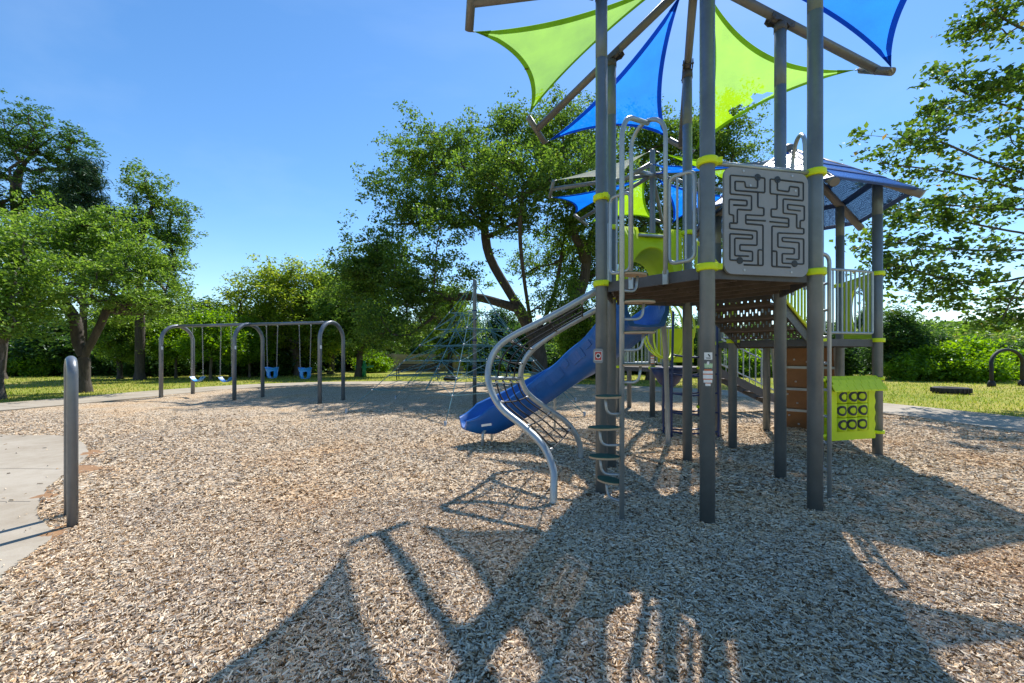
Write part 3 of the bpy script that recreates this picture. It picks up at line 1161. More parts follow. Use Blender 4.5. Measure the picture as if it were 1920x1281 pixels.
# far wooded ridge on the right
rsr = np.random.RandomState(40)
nr = 26000
xr = 60 + 300 * rsr.rand(nr)
yr = 150 + 60 * rsr.rand(nr)
top = 10.5 + 2.2 * np.sin(xr * .045) + 1.2 * np.sin(xr * .13 + 1) + (yr - 150) * .03 + .012 * (xr - 60)
zr = top * (1 - rsr.rand(nr) ** 2.2) + 1.3 * np.sin(xr * .9) * np.sin(yr * .7)
Cn = np.stack([xr, yr, zr], -1)
Q = leaf_cloud(rsr, Cn, 1, .2, 1, .2, 2.0, up=.8)
fw = np_mesh('far_wood', Q, np.arange(len(Q)).reshape(-1, 4), 4, M['leaf_light'])
fw['kind'] = 'stuff'
tag(fw, 'distant wooded ridge beyond the bright bushes', 'wood')
hm = MB()
hm.grid([[V((x, y, -.3 + max(0, (8.8 + 2.2 * math.sin(x * .045) + .012 * (x - 60)) * min(1, (y - 148) / 25)) * (1 if x > 60 else max(0, (x - 20) / 40)))) for x in range(10, 420, 10)] for y in (148, 155, 165, 180, 230)], True)
hm.build('hills', M['grass'], kind='structure')

# --- overhanging tree on the right: its branches enter from outside the picture
rs5 = np.random.RandomState(17)
strokes = [([(1925, 140), (1870, 175), (1810, 175), (1765, 130)], 11.5, 20), ([(1930, 60), (1890, 40), (1850, 10)], 11.5, 20), ([(1930, 210), (1850, 190), (1780, 195), (1755, 210)], 12, 14),
           ([(1930, 330), (1840, 300), (1760, 265), (1690, 260), (1640, 255)], 11.5, 20), ([(1930, 360), (1850, 340), (1760, 320), (1680, 310), (1650, 305)], 11.8, 14), ([(1930, 395), (1850, 390), (1760, 385), (1690, 395), (1662, 400)], 12, 22),
           ([(1930, 440), (1850, 425), (1780, 410), (1730, 400)], 12.4, 18), ([(1930, 470), (1850, 470), (1760, 465), (1690, 455), (1650, 460), (1625, 455)], 12, 26), ([(1930, 520), (1850, 530), (1760, 520), (1690, 500), (1660, 510)], 12.3, 30),
           ([(1930, 560), (1860, 560), (1790, 560), (1720, 550), (1680, 540)], 12.6, 28), ([(1930, 590), (1900, 600), (1880, 600)], 12, 14), ([(1930, 290), (1900, 270), (1895, 255)], 12.6, 10),
           ([(2000, 100), (2050, 200), (2000, 400)], 12, 40), ([(2100, 0), (2200, 300), (2060, 520)], 12.5, 60), ([(1960, -60), (2060, -100), (2200, -60)], 12, 40)]
tb = V((17.2, 12.6, -.05))
limbs5 = [[tb, V((17.1, 12.6, 1.6)), V((16.9, 12.5, 3.0))]]
att5 = []
for pts, Yd, sd_ in strokes:
    c = spline([px(x, y, Yd) for x, y in pts], 10)
    k_ = c[0]
    limbs5.append([V((16.9 - .1, 12.5, min(6.5, max(2.6, k_.z - 1.2)))), lerp(V((16.5, 12.4, k_.z - .6)), k_, .55), k_] + c[5::5])
    for _ in range(int(sd_ * .75 + 6)):
        p = c[rs5.randint(len(c))]
        att5.append([p.x + rs5.normal(0, .26), p.y + rs5.normal(0, .5), p.z + rs5.normal(0, sd_ / F * Yd * .55)])
limbs5.insert(1, [V((16.9, 12.5, 3.0)), V((16.8, 12.5, 5)), V((16.9, 12.5, 7.5))])
att5 = [a_ for a_ in att5 if a_[2] > 2.2]
make_tree('overhanging_tree', 'broad leaved tree reaching its leafy branches in over the blue roof', tb, limbs5, np.array(att5), M['leaf_right'], M['bark2'],
          .0075, .22, .15, 48, .23, 4, .13, 33, up=.5, flat=.42, aspect=.62, droop=.5)

# ------------------------------------------------------------------ play towers
POST_R = .0635


def collar(parent, p, z, out=None):
    b = MB()
    b.lathe((p[0], p[1], z), [(POST_R + .001, -.03), (.086, -.03), (.091, -.022), (.091, .022), (.086, .03), (POST_R + .001, .03)], 20)
    if out is not None:
        d = V(out).normalized()
        b.box(V((p[0], p[1], z)) + d * .095, (.05, .05, .05), (d, V((-d.y, d.x, 0)), V((0, 0, 1))))
    return b.build('collar', M['lime'], parent)


def post(parent, p, top, seams=(), cap=False, mat=None):
    prof = [(POST_R, -.12)]
    for z in seams:
        prof += [(POST_R, z - .006), (POST_R - .004, z - .003), (POST_R - .004, z + .003), (POST_R, z + .006)]
    prof += [(POST_R, top - (.03 if cap else 0))]
    if cap:
        prof += [(POST_R * .8, top - .01), (POST_R * .4, top)]
    return MB().lathe((p[0], p[1], 0), prof, 24).build('post', mat or M['post'], parent)


def hexdeck(parent, c, R, ang, z, name='deck'):
    P = [polar(c, R, ang + 60 * k, z) for k in range(6)]
    top = MB().prism([p + V((0, 0, -.022)) for p in P], (0, 0, .022)).build(name, M['deck'], parent)
    for k in range(6):
        a, b = P[k], P[(k + 1) % 6]
        d = (b - a).normalized()
        MB().beam(a + d * .07 + V((0, 0, -.052)), b - d * .07 + V((0, 0, -.052)), .022, .105).build('edge_board', M['deckedge'], top)
    e = (P[1] - P[0]).normalized()
    nrm = V((-e.y, e.x, 0))
    ap = R * .866
    for t in (-.62, -.31, 0.0, .31, .62):
        h = (R - abs(t) * R * .577) * .93
        c0 = V((c[0], c[1], z - .06)) + nrm * t * ap
        MB().beam(c0 - e * h, c0 + e * h, .025, .075).build('rib', M['deck'], top)
    for t in (-.45, .05, .5):
        c0 = V((c[0], c[1], z - .045)) + e * t * R
        h = ap * (1 - max(0, abs(t) - .5) * 1.2) * .95
        MB().beam(c0 - nrm * h, c0 + nrm * h, .02, .044).build('rib', M['deck'], top)
    bl = MB()
    for k in range(6):
        a, b = P[k], P[(k + 1) % 6]
        inn = (V((c[0], c[1], z)) - (a + b) / 2).normalized()
        for t in (.18, .36, .5, .64, .82):
            q_ = lerp(a, b, t) + inn * .05 + V((0, 0, -.028))
            bl.lathe(q_, [(.013, 0), (.012, -.010), (.006, -.014)], 8)
    bl.build('bolts', M['clamp'], top, kind='stuff')
    return top, P


def barrier(parent, a, b, z0, z1, nb, mat, r=.019, rb=.0115, name='barrier', corner=.06, feet=True):
    a, b = V(a), V(b)
    fr = MB()
    loop = rounded([V((a.x, a.y, z0)), V((b.x, b.y, z0)), V((b.x, b.y, z1)), V((a.x, a.y, z1))], corner, 5, True)
    fr.tube(loop, r, 8, closed=True)
    o = fr.build(name, mat, parent)
    for k in range(nb):
        t = (k + 1) / (nb + 1)
        rod('bar', o, lerp(a, b, t), z0, z1, rb, mat)
    return o


# --- tower with the maze panel
T1c, T1a, R1, Z1 = (2.09, 4.81), 11.5, 1.14, 2.25
t1 = thing('play_tower', 'tall grey play tower with maze panel and high deck under the big sails', 'play tower', (T1c[0], T1c[1], 0))
D, E, Fp, A, B, C = [polar(T1c, R1, T1a + 60 * k) for k in range(6)]
posts1 = {}
for nm, p in zip('DEFABC', (D, E, Fp, A, B, C)):
    o = post(t1, p, 5.40, seams=(4.68,))
    posts1[nm] = o
    out = (p - V((T1c[0], T1c[1], 0))).normalized()
    collar(o, p, Z1 - .01, V((-out.y, out.x, 0)))
    collar(o, p, 3.17, V((-out.y, out.x, 0)))
hexdeck(t1, T1c, R1 - .02, T1a, Z1)
# barriers beside the step-pole entry on edge A-B
AB = B - A
U0, U1 = A + AB * .345, A + AB * .67
barrier(t1, A + AB * .10, U0 - AB * .03, Z1 + .08, 3.14, 2, M['silver'], corner=.07)
barrier(t1, U1 + AB * .015, B - AB * .10, Z1 + .08, 3.14, 2, M['silver'], corner=.07)


def hand_loop(parent, p, q, z0, ztop, out):
    """inverted U hand hold standing at a deck entry"""
    p, q = V(p) + out, V(q) + out
    m = lerp(p, q, .5)
    w = (q - p).length / 2
    pts = [V((p.x, p.y, z0)), V((p.x, p.y, ztop - w * 1.1))]
    for k in range(1, 12):
        a = math.pi * k / 12
        pts.append(V((m.x, m.y, ztop - w * 1.1)) - (q - p) / 2 * math.cos(a) + V((0, 0, w * 1.1 * math.sin(a))))
    pts += [V((q.x, q.y, ztop - w * 1.1)), V((q.x, q.y, z0))]
    b = MB().tube(pts, .021, 10)
    for e in (p, q):
        b.box(V((e.x, e.y, z0 - .03)), (.05, .022, .13), ((q - p).normalized(), out.normalized() if out.length else V((0, 1, 0)), V((0, 0, 1))))
    return b.build('hand_loop', M['silver'], parent)


outAB = V((AB.y, -AB.x, 0)).normalized()
if outAB.dot(A - V((T1c[0], T1c[1], 0))) < 0:
    outAB = -outAB
hand_loop(t1, U0, U1, Z1 - .02, 3.76, outAB * .035)
CD = D - C
outCD = (lerp(C, D, .5) - V((T1c[0], T1c[1], 0))).normalized()
hand_loop(t1, C + CD * .34, C + CD * .70, Z1 - .02, 3.80, outCD * .035)
barrier(t1, C + CD * .10, C + CD * .30, Z1 + .08, 3.14, 1, M['silver'], corner=.05)
barrier(t1, C + CD * .74, D - CD * .10, Z1 + .08, 3.14, 1, M['silver'], corner=.05)
# sides of the slide and net entries
FE = E - Fp
AF = Fp - A
outAF = (lerp(A, Fp, .5) - V((T1c[0], T1c[1], 0))).normalized()
outFE = (lerp(Fp, E, .5) - V((T1c[0], T1c[1], 0))).normalized()
hand_loop(t1, A + AF * .22, A + AF * .30, Z1 - .02, 3.42, outAF * .02)
barrier(t1, A + AF * .70, Fp - AF * .10, Z1 + .08, 3.14, 2, M['silver'], corner=.06)

# maze panel on edge B-C
BC = C - B
outBC = (lerp(B, C, .5) - V((T1c[0], T1c[1], 0))).normalized()
MB().tube([B + BC * .06 + V((0, 0, 3.17)), C - BC * .06 + V((0, 0, 3.17))], .021, 10).build('top_rail', M['silver'], t1)
pz0, pz1 = 2.185, 3.135
pa, pb_ = B + BC * .125 + outBC * .012, C - BC * .10 + outBC * .012
pu = (pb_ - pa)
pw = pu.length
pu.normalize()


def panelpt(u, v, off=0.0):
    return V((pa.x, pa.y, 0)) + pu * (u * pw) + V((0, 0, pz1 + (pz0 - pz1) * v)) + outBC * off


cn = []
rc = .085
for (cxx, cyy, a0) in ((rc, rc, 180), (pw - rc, rc, 270), (pw - rc, (pz1 - pz0) - rc, 0), (rc, (pz1 - pz0) - rc, 90)):
    for k in range(7):
        a = math.radians(a0 + 15 * k)
        cn.append(((cxx + rc * math.cos(a)) / pw, (cyy + rc * math.sin(a)) / (pz1 - pz0)))
panel = MB().prism([panelpt(u, v, .0) for u, v in cn], outBC * .024).build('maze_panel', M['panelgrey'], t1)
panel['label'] = 'grey panel engraved with a mirrored black maze'


def zuv(x, y):
    u = (x - 58) / 850
    yt, yb = 65 + (x - 58) * .098, 1186 + (x - 70) * .022
    return u, (y - yt) / (yb - yt)


maze = [[(385, 180), (115, 160), (115, 355), (325, 372), (325, 522), (185, 515), (185, 660), (110, 657), (110, 715), (380, 737), (380, 885), (210, 882), (210, 942), (335, 950), (335, 1050), (112, 1043), (112, 770), (335, 780), (335, 820), (160, 815), (160, 997), (295, 1000)],
        [(385, 180), (458, 187), (458, 338), (163, 318), (163, 222), (258, 227), (265, 285), (385, 290), (385, 180)],
        [(388, 336), (388, 490), (448, 497), (448, 577), (268, 570), (268, 663), (440, 675), (440, 1093), (248, 1090)],
        [(268, 622), (465, 630)], [(440, 932), (390, 932), (390, 1090)], [(145, 470), (280, 475), (280, 422), (105, 412), (105, 568), (148, 575), (148, 657)]]
for mirror in (False, True):
    for pl in maze:
        uv = [zuv(x, y) for x, y in pl]
        # square the strokes up: the photo shows them in perspective
        if mirror:
            uv = [(1.005 - u, v + .004) for u, v in uv]
        pts = rounded([panelpt(u, v, .0245) for u, v in uv], .012, 3)
        MB().tube(pts, .0078, 5).build('maze_line', M['ink'], panel)
    for (x, y) in ((385, 180), (208, 1047)):
        u, v = zuv(x, y)
        if mirror:
            u, v = 1.005 - u, v + .004
        cpt = panelpt(u, v, .024)
        MB().prism([cpt + pu * (.031 * math.cos(j * .3927)) + V((0, 0, .031 * math.sin(j * .3927))) for j in range(16)], outBC * .006).build('maze_dot', M['ink'], panel)
for (u, v) in ((.22, .03), (.80, .03), (.30, .16), (.84, .17), (.23, .96), (.79, .96)):
    cpt = panelpt(u, v, .024)
    MB().prism([cpt + pu * (.011 * math.cos(j * .7854)) + V((0, 0, .011 * math.sin(j * .7854))) for j in range(8)], outBC * .005).build('bolt', M['clamp'], panel)

# lime slide hood on edge F-E
hu = FE.normalized()
hc = lerp(Fp, E, .5)


def hood(u, z, d=0.0):
    return V((hc.x, hc.y, z)) + hu * u + outFE * d


outer_c, inner_c = [], []
oc = [(-.46, Z1 + .01), (-.46, 2.95), (-.44, 3.20), (-.20, 3.20), (-.18, 3.13), (.20, 3.13), (.22, 3.20), (.45, 3.20), (.47, 2.95), (.47, Z1 + .01)]
for i in range(len(oc) - 1):
    for k in range(4):
        t = k / 4
        outer_c.append((oc[i][0] + (oc[i + 1][0] - oc[i][0]) * t, oc[i][1] + (oc[i + 1][1] - oc[i][1]) * t))
outer_c.append(oc[-1])
m_ = len(outer_c)
for i in range(m_):
    a = math.pi * (1 - i / (m_ - 1))
    inner_c.append((.33 * math.cos(a), Z1 + .05 + .62 * max(0, math.sin(a)) ** .7))
hb = MB()
rows = [[hood(u, z, .02) for u, z in outer_c], [hood(u, z, -.03) for u, z in outer_c], [hood(u * 1.10, Z1 + .05 + (z - Z1 - .05) * 1.08, -.03) for u, z in inner_c],
        [hood(u * 1.02, Z1 + .05 + (z - Z1 - .05) * 1.02, -.075) for u, z in inner_c], [hood(u, z, -.05) for u, z in inner_c], [hood(u * .96, z, .12) for u, z in inner_c], [hood(u * .9, z - .08, .45) for u, z in inner_c]]
hb.grid(rows, True)
rows2 = [[hood(u, z, .02) for u, z in outer_c], [hood(u * 1.12, Z1 + .05 + (z - Z1 - .05) * 1.1, .02) for u, z in inner_c], [hood(u * 1.04, z - .05, .45) for u, z in inner_c], [hood(u * .9, z - .08, .45) for u, z in inner_c]]
hb.grid(rows2, True)
hood_o = hb.build('slide_hood', M['lime'], t1)
MB().tube([hood(-.2, 3.09, -.05), hood(.22, 3.09, -.05)], .02, 8).build('grab_bar', M['silver'], hood_o)
lb = barrier(t1, E - FE * .09, E - FE * .045, Z1 + .05, 3.12, 0, M['limetube'], r=.016, corner=.02)

# stickers and the number plate


def sticker(parent, pc, z0, z1, ang0, ang1, mat, name, label=None, r=POST_R + .0015, wob=0.0):
    b = MB()
    n_ = 10
    rows = []
    for j in range(2):
        rows.append([])
        for k in range(n_ + 1):
            a = math.radians(lerp(ang0, ang1, k / n_))
            w = wob * math.sin(k * 2.7 + j * 1.9)
            rows[-1].append(V((pc.x + r * math.cos(a), pc.y + r * math.sin(a), (z0 if j == 0 else z1) + w)))
    b.grid(rows, True)
    o = b.build(name, mat, parent)
    if label:
        o['label'] = label
    return o


pB = posts1['B']
dB = math.degrees(math.atan2(-B.y, -B.x))     # direction from post B to the viewer
zB = lambda y: CAMH + (HZ - y) / F * (B.y - .06)
sticker(pB, B, zB(674.5), zB(661), dB - 22, dB + 38, M['white'], 'sticker', 'small white safety sticker')
bb = MB()
for (u0, u1, y0, y1) in ((4, 14, 664, 666), (8, 18, 665.5, 667.5), (11, 22, 667, 669), (-10, 26, 670.5, 671.3), (-6, 24, 672, 672.8)):
    n_ = 6
    bb.grid([[V((B.x + (POST_R + .0025) * math.cos(math.radians(dB + lerp(u0, u1, k / n_))), B.y + (POST_R + .0025) * math.sin(math.radians(dB + lerp(u0, u1, k / n_))), zB(yy))) for k in range(n_ + 1)] for yy in (y1, y0)], True)
bb.build('sticker_print', M['ink'], pB)
sticker(pB, B, zB(690), zB(682), dB - 20, dB + 40, M['palegreen'], 'torn_sticker', 'torn pale green sticker', wob=.008)
sticker(pB, B, zB(684), zB(678), dB - 2, dB + 14, M['white'], 'torn_sticker', wob=.006)
yy = 692.5
for i, (h_, mt) in enumerate(((3, 'orange'), (5.2, 'white'), (2, 'orange'), (7.5, 'white'), (2, 'orange'), (5.5, 'white'), (1.6, 'orange'), (4.5, 'white'))):
    wd = (28, 38, 37, 37, 36, 33, 22, 20)[i]
    sticker(pB, B, zB(yy + h_), zB(yy) - .0006, dB - wd + 6, dB + wd + 4, M[mt], 'peeling_sticker', r=POST_R + .0015, wob=.0 if i < 6 else .004)
    yy += h_
# plate on post A
pA = posts1['A']
dA = (V((0, 0, 0)) - A)
dA.z = 0
dA.normalize()
sA = V((-dA.y, dA.x, 0))
pcA = A + dA * (POST_R + .012) + sA * (-.028)
if px(1000, 600, 5).x > A.x:
    pass
zA = lambda y: CAMH + (HZ - y) / F * (A.y - .08)
side = -1 if (A + sA * .1).x / (A + sA * .1).y > A.x / A.y else 1
pcA = A + dA * (POST_R + .014) + sA * side * .034


def rrect(c, u, w, h, z, r=.02):
    pts = []
    for (sx, sz, a0) in ((1, 1, 0), (-1, 1, 90), (-1, -1, 180), (1, -1, 270)):
        for k in range(5):
            a = math.radians(a0 + 22.5 * k)
            pts.append(V((c.x, c.y, z)) + u * (sx * (w / 2 - r) + r * math.cos(a)) + V((0, 0, sz * (h / 2 - r) + r * math.sin(a))))
    return pts


zc = (zA(654) + zA(681)) / 2
plate = MB().prism(rrect(pcA - dA * .024, sA, .105, .155, zc, .025), dA * .036).build('number_plate', M['panelgrey'], pA)
MB().prism(rrect(pcA + dA * .012, sA, .078, .098, zc, .006), dA * .002).build('plate_rim', M['white'], plate)
MB().prism(rrect(pcA + dA * .0145, sA, .068, .088, zc, .004), dA * .0015).build('plate_face', M['red'], plate)
ringo = [V((pcA.x, pcA.y, zc)) + dA * .0165 + sA * .026 * math.cos(j * .314) + V((0, 0, .026 * math.sin(j * .314))) for j in range(20)]
ringi = [V((pcA.x, pcA.y, zc)) + dA * .0165 + sA * .018 * math.cos(j * .314) + V((0, 0, .018 * math.sin(j * .314))) for j in range(20)]
MB().ring(ringo, ringi, dA * .0015).build('plate_ring', M['white'], plate)
MB().prism(ringi, dA * .0008).build('plate_dot', M['ink'], plate)

# --- big sail canopy on top of the tower
can = thing('sail_canopy', 'large canopy of lime and blue shade sails on six sloping arms', 'shade canopy', (T1c[0], T1c[1], 5.40))
RA, ZE, ZP = 2.56, 5.06, 5.46
slope = (ZP - ZE) / (RA - R1)
angs1 = [T1a + 60 * k for k in range(6)]
ZC = ZP + slope * R1


def t_ends(c, ang, RA, ZE, half=.19, tilt=.14):
    tng = V((-math.sin(math.radians(ang)), math.cos(math.radians(ang)), 0))
    e = polar(c, RA, ang, ZE)
    return e, e + tng * half + V((0, 0, tilt)), e - tng * half - V((0, 0, tilt))      # end, ccw end (high), cw end (low)


def arms(parent, c, angs, R, RA, ZP, ZE, ZC, r, mat, clamps=True):
    for a in angs:
        e, hi, lo = t_ends(c, a, RA, ZE)
        arm = MB().tube([polar(c, .08, a, ZC), polar(c, RA + .03, a, ZE)], r, 14).build('arm', mat, parent)
        MB().tube([lo, hi], r * .92, 12).build('cross_bar', mat, arm)
        if clamps:
            b = MB()
            p = polar(c, R, a, ZP)
            d = V((math.cos(math.radians(a)), math.sin(math.radians(a)), -slope)).normalized()
            t = V((-d.y, d.x, 0)).normalized()
            u = d.cross(t)
            if u.z < 0:
                u = -u
            for s_ in (-1, 1):
                pr = [(-.16, -.055), (-.10, -.075), (-.05, -.05), (.05, -.05), (.10, -.075), (.16, -.055), (.15, .01), (-.15, .01)]
                b.prism([p + t * s_ * (r + .004) + d * q_[0] + u * q_[1] for q_ in pr], t * s_ * .012)
            b.lathe((p.x, p.y, ZP - .10), [(POST_R - .004, -.03), (POST_R + .006, -.03), (POST_R + .006, .05), (r, .10)], 18)
            for s_ in (-.12, .12):
                b.tube([p + d * s_ - t * (r + .024) - u * .04, p + d * s_ + t * (r + .024) - u * .04], .011, 8)
            b.build('clamp', M['deckedge'], arm)


arms(can, T1c, angs1, R1, RA, ZP, ZE, ZC, .050, M['arm'])
MB().lathe((T1c[0], T1c[1], ZC), [(.05, -.16), (.13, -.14), (.15, -.06), (.15, .06), (.11, .12), (.03, .16)], 20).build('hub', M['arm'], can)


def sail(parent, P1, P2, P3, fab, hem, k=(.10, .06, .06), n=26, holes=None, sag=.06):
    P1, P2, P3 = V(P1), V(P2), V(P3)
    G = (P1 + P2 + P3) / 3
    edges = [(0, 1), (1, 2), (2, 0)]
    PP = [P1, P2, P3]
    nrm = (P2 - P1).cross(P3 - P1).normalized()
    pulls = []
    for (i, j), ke in zip(edges, k):
        mid = (PP[i] + PP[j]) / 2
        pulls.append((G - mid).normalized() * (PP[i] - PP[j]).length * ke)

    def pt(b):
        p = P1 * b[0] + P2 * b[1] + P3 * b[2]
        for (i, j), pl in zip(edges, pulls):
            p = p + pl * 4 * b[i] * b[j] * (1 - .55 * (1 - b[i] - b[j]))
        p = p - V((0, 0, 1)) * sag * 27 * b[0] * b[1] * b[2]
        return p
    ids, vs, fs, bc = {}, [], [], []
    for i in range(n + 1):
        for j in range(n + 1 - i):
            b = (1 - (i + j) / n, i / n, j / n)
            ids[i, j] = len(vs)
            vs.append(pt(b))
            bc.append(b)
    for i in range(n):
        for j in range(n - i):
            f = [(ids[i, j], ids[i + 1, j], ids[i, j + 1])]
            if i + j < n - 1:
                f.append((ids[i + 1, j], ids[i + 1, j + 1], ids[i, j + 1]))
            for q_ in f:
                cb = [sum(bc[x][m] for x in q_) / 3 for m in range(3)]
                if holes and holes(cb):
                    continue
                fs.append(q_)
    s = MB()
    s.add(vs, fs, True)
    o = s.build('sail', fab, parent)
    for e, (i, j) in enumerate(edges):
        kk = 3 - i - j
        a_, c_ = [], []
        for t in range(33):
            t = t / 32
            b = [0, 0, 0]
            b[i], b[j] = 1 - t, t
            a_.append(pt(b) + nrm * .003)
            w = .052 * min(1, 8 * min(t, 1 - t) + .25)
            b2 = [0, 0, 0]
            b2[i], b2[j], b2[kk] = (1 - t) * (1 - w), t * (1 - w), w
            c_.append(pt(b2) + nrm * .003)
        MB().grid([a_, c_], True).build('hem', hem, o)
    for i in range(3):                      # doubled corner patch
        b = MB()
        j, kk = (i + 1) % 3, (i + 2) % 3

        def q2(s_, w):
            bb_ = [0, 0, 0]
            bb_[i], bb_[j], bb_[kk] = 1 - s_, s_ * (1 - w), s_ * w
            return pt(bb_) - nrm * .004
        b.grid([[q2(s_, w / 6) for w in range(7)] for s_ in (.004, .04, .085)], True)
        b.build('corner_patch', hem, o)
    return o


def torn(cb):
    # tears near the outer hem of the far lime sail
    x = cb[1] / (cb[0] + cb[1] + 1e-9)       # along outer edge, 0 at P1 1 at P2
    d = cb[2]
    def blob(cx_, cd_, rx_, rd_, ph):
        a = math.atan2((d - cd_) / rd_, (x - cx_) / rx_)
        rr = math.hypot((x - cx_) / rx_, (d - cd_) / rd_)
        return rr < 1 + .35 * math.sin(3 * a + ph)
    return d > .054 and (blob(.34, .115, .05, .065, .4) or blob(.53, .115, .065, .065, 2.2) or blob(.44, .075, .09, .024, 1.0))


sail_plan = [  # (arm with low end, next arm clockwise with high end, colour)
    ('D', 'C', 'blue'), ('C', 'B', 'green'), ('B', 'A', 'blue'), ('A', 'F', 'green'), ('F', 'E', 'blue'), ('E', 'D', 'green')]
aidx = dict(zip('DEFABC', range(6)))
for lo_n, hi_n, colr in sail_plan:
    a_lo, a_hi = angs1[aidx[lo_n]], angs1[aidx[hi_n]]
    lo = t_ends(T1c, a_lo, RA, ZE)[2]
    hi = t_ends(T1c, a_hi, RA, ZE)[1]
    mid_a = a_lo - 30
    ap = polar(T1c, .20, mid_a, ZC + .06)
    sc = (lo + hi + ap) / 3
    lo2, hi2, ap2 = lerp(lo, sc, .05), lerp(hi, sc, .05), lerp(ap, sc, .04)
    so = sail(can, lo2, hi2, ap2, M[colr + 'sail'], M[colr + 'hem'], k={'C': (.20, .10, .08), 'B': (.17, .09, .08), 'E': (.10, .125, .06)}.get(lo_n, (.125, .07, .06)), n=64 if lo_n == 'E' else 26, holes=torn if lo_n == 'E' else None, sag=.05)
    if lo_n == 'E':
        so['label'] = 'lime sail with two ragged tears near its outer edge'
    for p, q_ in ((lo, lo2), (hi, hi2), (ap, ap2)):
        MB().tube([p, q_], .009, 6).build('shackle', M['clamp'], so)
    if lo_n in 'AF':
        mm = lerp(lo2, hi2, .5)
        mm = mm + (sc - mm).normalized() * (lo2 - hi2).length * .135
        MB().box(mm, (.05, .004, .035)).build('maker_tag', M['brownwall'], so)

# ------------------------------------------------------------------ climbers and slide on the tower
# step pole
pp = gp(1166, 969)
sp = thing('step_pole', 'silver pole with green topped spiral steps in front of the high deck', 'climber', pp)
topz = 3.60
m0 = lerp(U0, U1, .5) + outAB * .035
up_ = [V((pp.x, pp.y, -.1)), V((pp.x, pp.y, topz - .12)), V((pp.x + .03, pp.y + .02, topz - .02)), lerp(V((pp.x, pp.y, topz + .04)), V((m0.x, m0.y, 3.745)), .25), V((m0.x, m0.y, 3.735))]
MB().tube(rounded(up_, .09, 6), .023, 12).build('pole', M['silver'], sp)
for z, ang, L in ((.30, 125, .26), (.545, 172, .27), (.815, 186, .29), (1.10, 200, .24), (1.385, 322, .24), (1.675, 348, .26), (1.955, 2, .28), (2.215, 25, .25)):
    a = math.radians(ang)
    d = V((math.cos(a), math.sin(a), 0))
    w = V((-d.y, d.x, 0))
    base = V((pp.x, pp.y, z))
    oval = []
    for k in range(22):
        t = 2 * math.pi * k / 22
        oval.append(base + d * (.02 + L * .5 + L * .52 * math.cos(t)) + w * (.085 * math.sin(t)))
    st = MB().prism([p + V((0, 0, -.018)) for p in oval], (0, 0, .016)).build('step', M['tan'], sp)
    MB().prism([lerp(base + d * (.02 + L * .5), p, .97) + V((0, 0, -.0015)) for p in oval], (0, 0, .007)).build('tread', M['greenpad'], st)
    arm_p = rounded([base + V((0, 0, -.165)), base + d * (L * .66) + V((0, 0, -.165)), base + d * (L * .72) + V((0, 0, -.018))], .07, 6)
    MB().tube(arm_p, .0125, 9).build('support', M['silver'], st)

# curved net climber at edge A-F
nc = thing('net_climber', 'silver S curved climber with black rope net leaning on the high deck', 'climber', gp(1037, 945))


def railpts(L):
    return spline([px(x, y, Yd) for x, y, Yd in L], 7)


railL = railpts([(1112, 549, 4.78), (1040, 590, 4.85), (960, 631, 4.92), (930, 656, 4.93), (916, 690, 4.9), (918, 725, 4.84), (940, 765, 4.72), (982, 800, 4.55), (1018, 836, 4.36), (1037, 880, 4.22), (1038, 920, 4.15), (1037, 952, 4.12)])
railR = railpts([(1112, 584, 5.55), (1045, 622, 5.72), (1000, 655, 5.85), (981, 682, 5.9), (977, 710, 5.93), (990, 738, 5.96), (1024, 765, 6.0), (1058, 788, 6.03), (1078, 812, 6.05), (1088, 838, 6.07), (1089, 864, 6.07)])
for r_ in (railL, railR):
    MB().tube([r_[0] + V((.13, .03, .06))] + r_ + [r_[-1] + V((0, 0, -.1))], .038, 14).build('rail', M['silver'], nc)


def near_t(rail, t):
    return rail[min(len(rail) - 1, int(t * (len(rail) - 1)))]


cb0, cb1 = near_t(railL, .42), near_t(railR, .40)
MB().tube([cb0, cb1], .022, 10).build('crossbar', M['silver'], nc)
cross = []
for t in (.52, .64, .76):
    cross.append([near_t(railL, t), near_t(railR, t)])
upper = []
for t in (.30, .20, .11, .03):
    upper.append([near_t(railL, t), near_t(railR, t)])
for a, b in cross + upper:
    m = [lerp(a, b, q / 8) + V((0, 0, -.035 * math.sin(math.pi * q / 8))) for q in range(9)]
    MB().tube(m, .010, 6).build('rope', M['rope'], nc)
    for q in (1, 7):
        MB().tube([m[q] - (m[q + 1] - m[q]) * .25, m[q] + (m[q + 1] - m[q]) * .25], .016, 8).build('rope_clamp', M['clamp'], nc)
for u in (.18, .38, .60, .82):
    lo_pts = [lerp(cb0, cb1, u)] + [lerp(a, b, u) + V((0, 0, -.035 * math.sin(math.pi * u))) for a, b in cross]
    MB().tube(spline(lo_pts, 5), .010, 6).build('rope', M['rope'], nc)
    MB().tube([lerp(lo_pts[0], lo_pts[1], .12), lerp(lo_pts[0], lo_pts[1], .22)], .016, 8).build('rope_clamp', M['clamp'], nc)
for u in (.25, .5, .75):
    hi_pts = [lerp(cb0, cb1, u)] + [lerp(a, b, u) + V((0, 0, -.035 * math.sin(math.pi * u))) for a, b in upper]
    MB().tube(spline(hi_pts, 5), .010, 6).build('rope', M['rope'], nc)

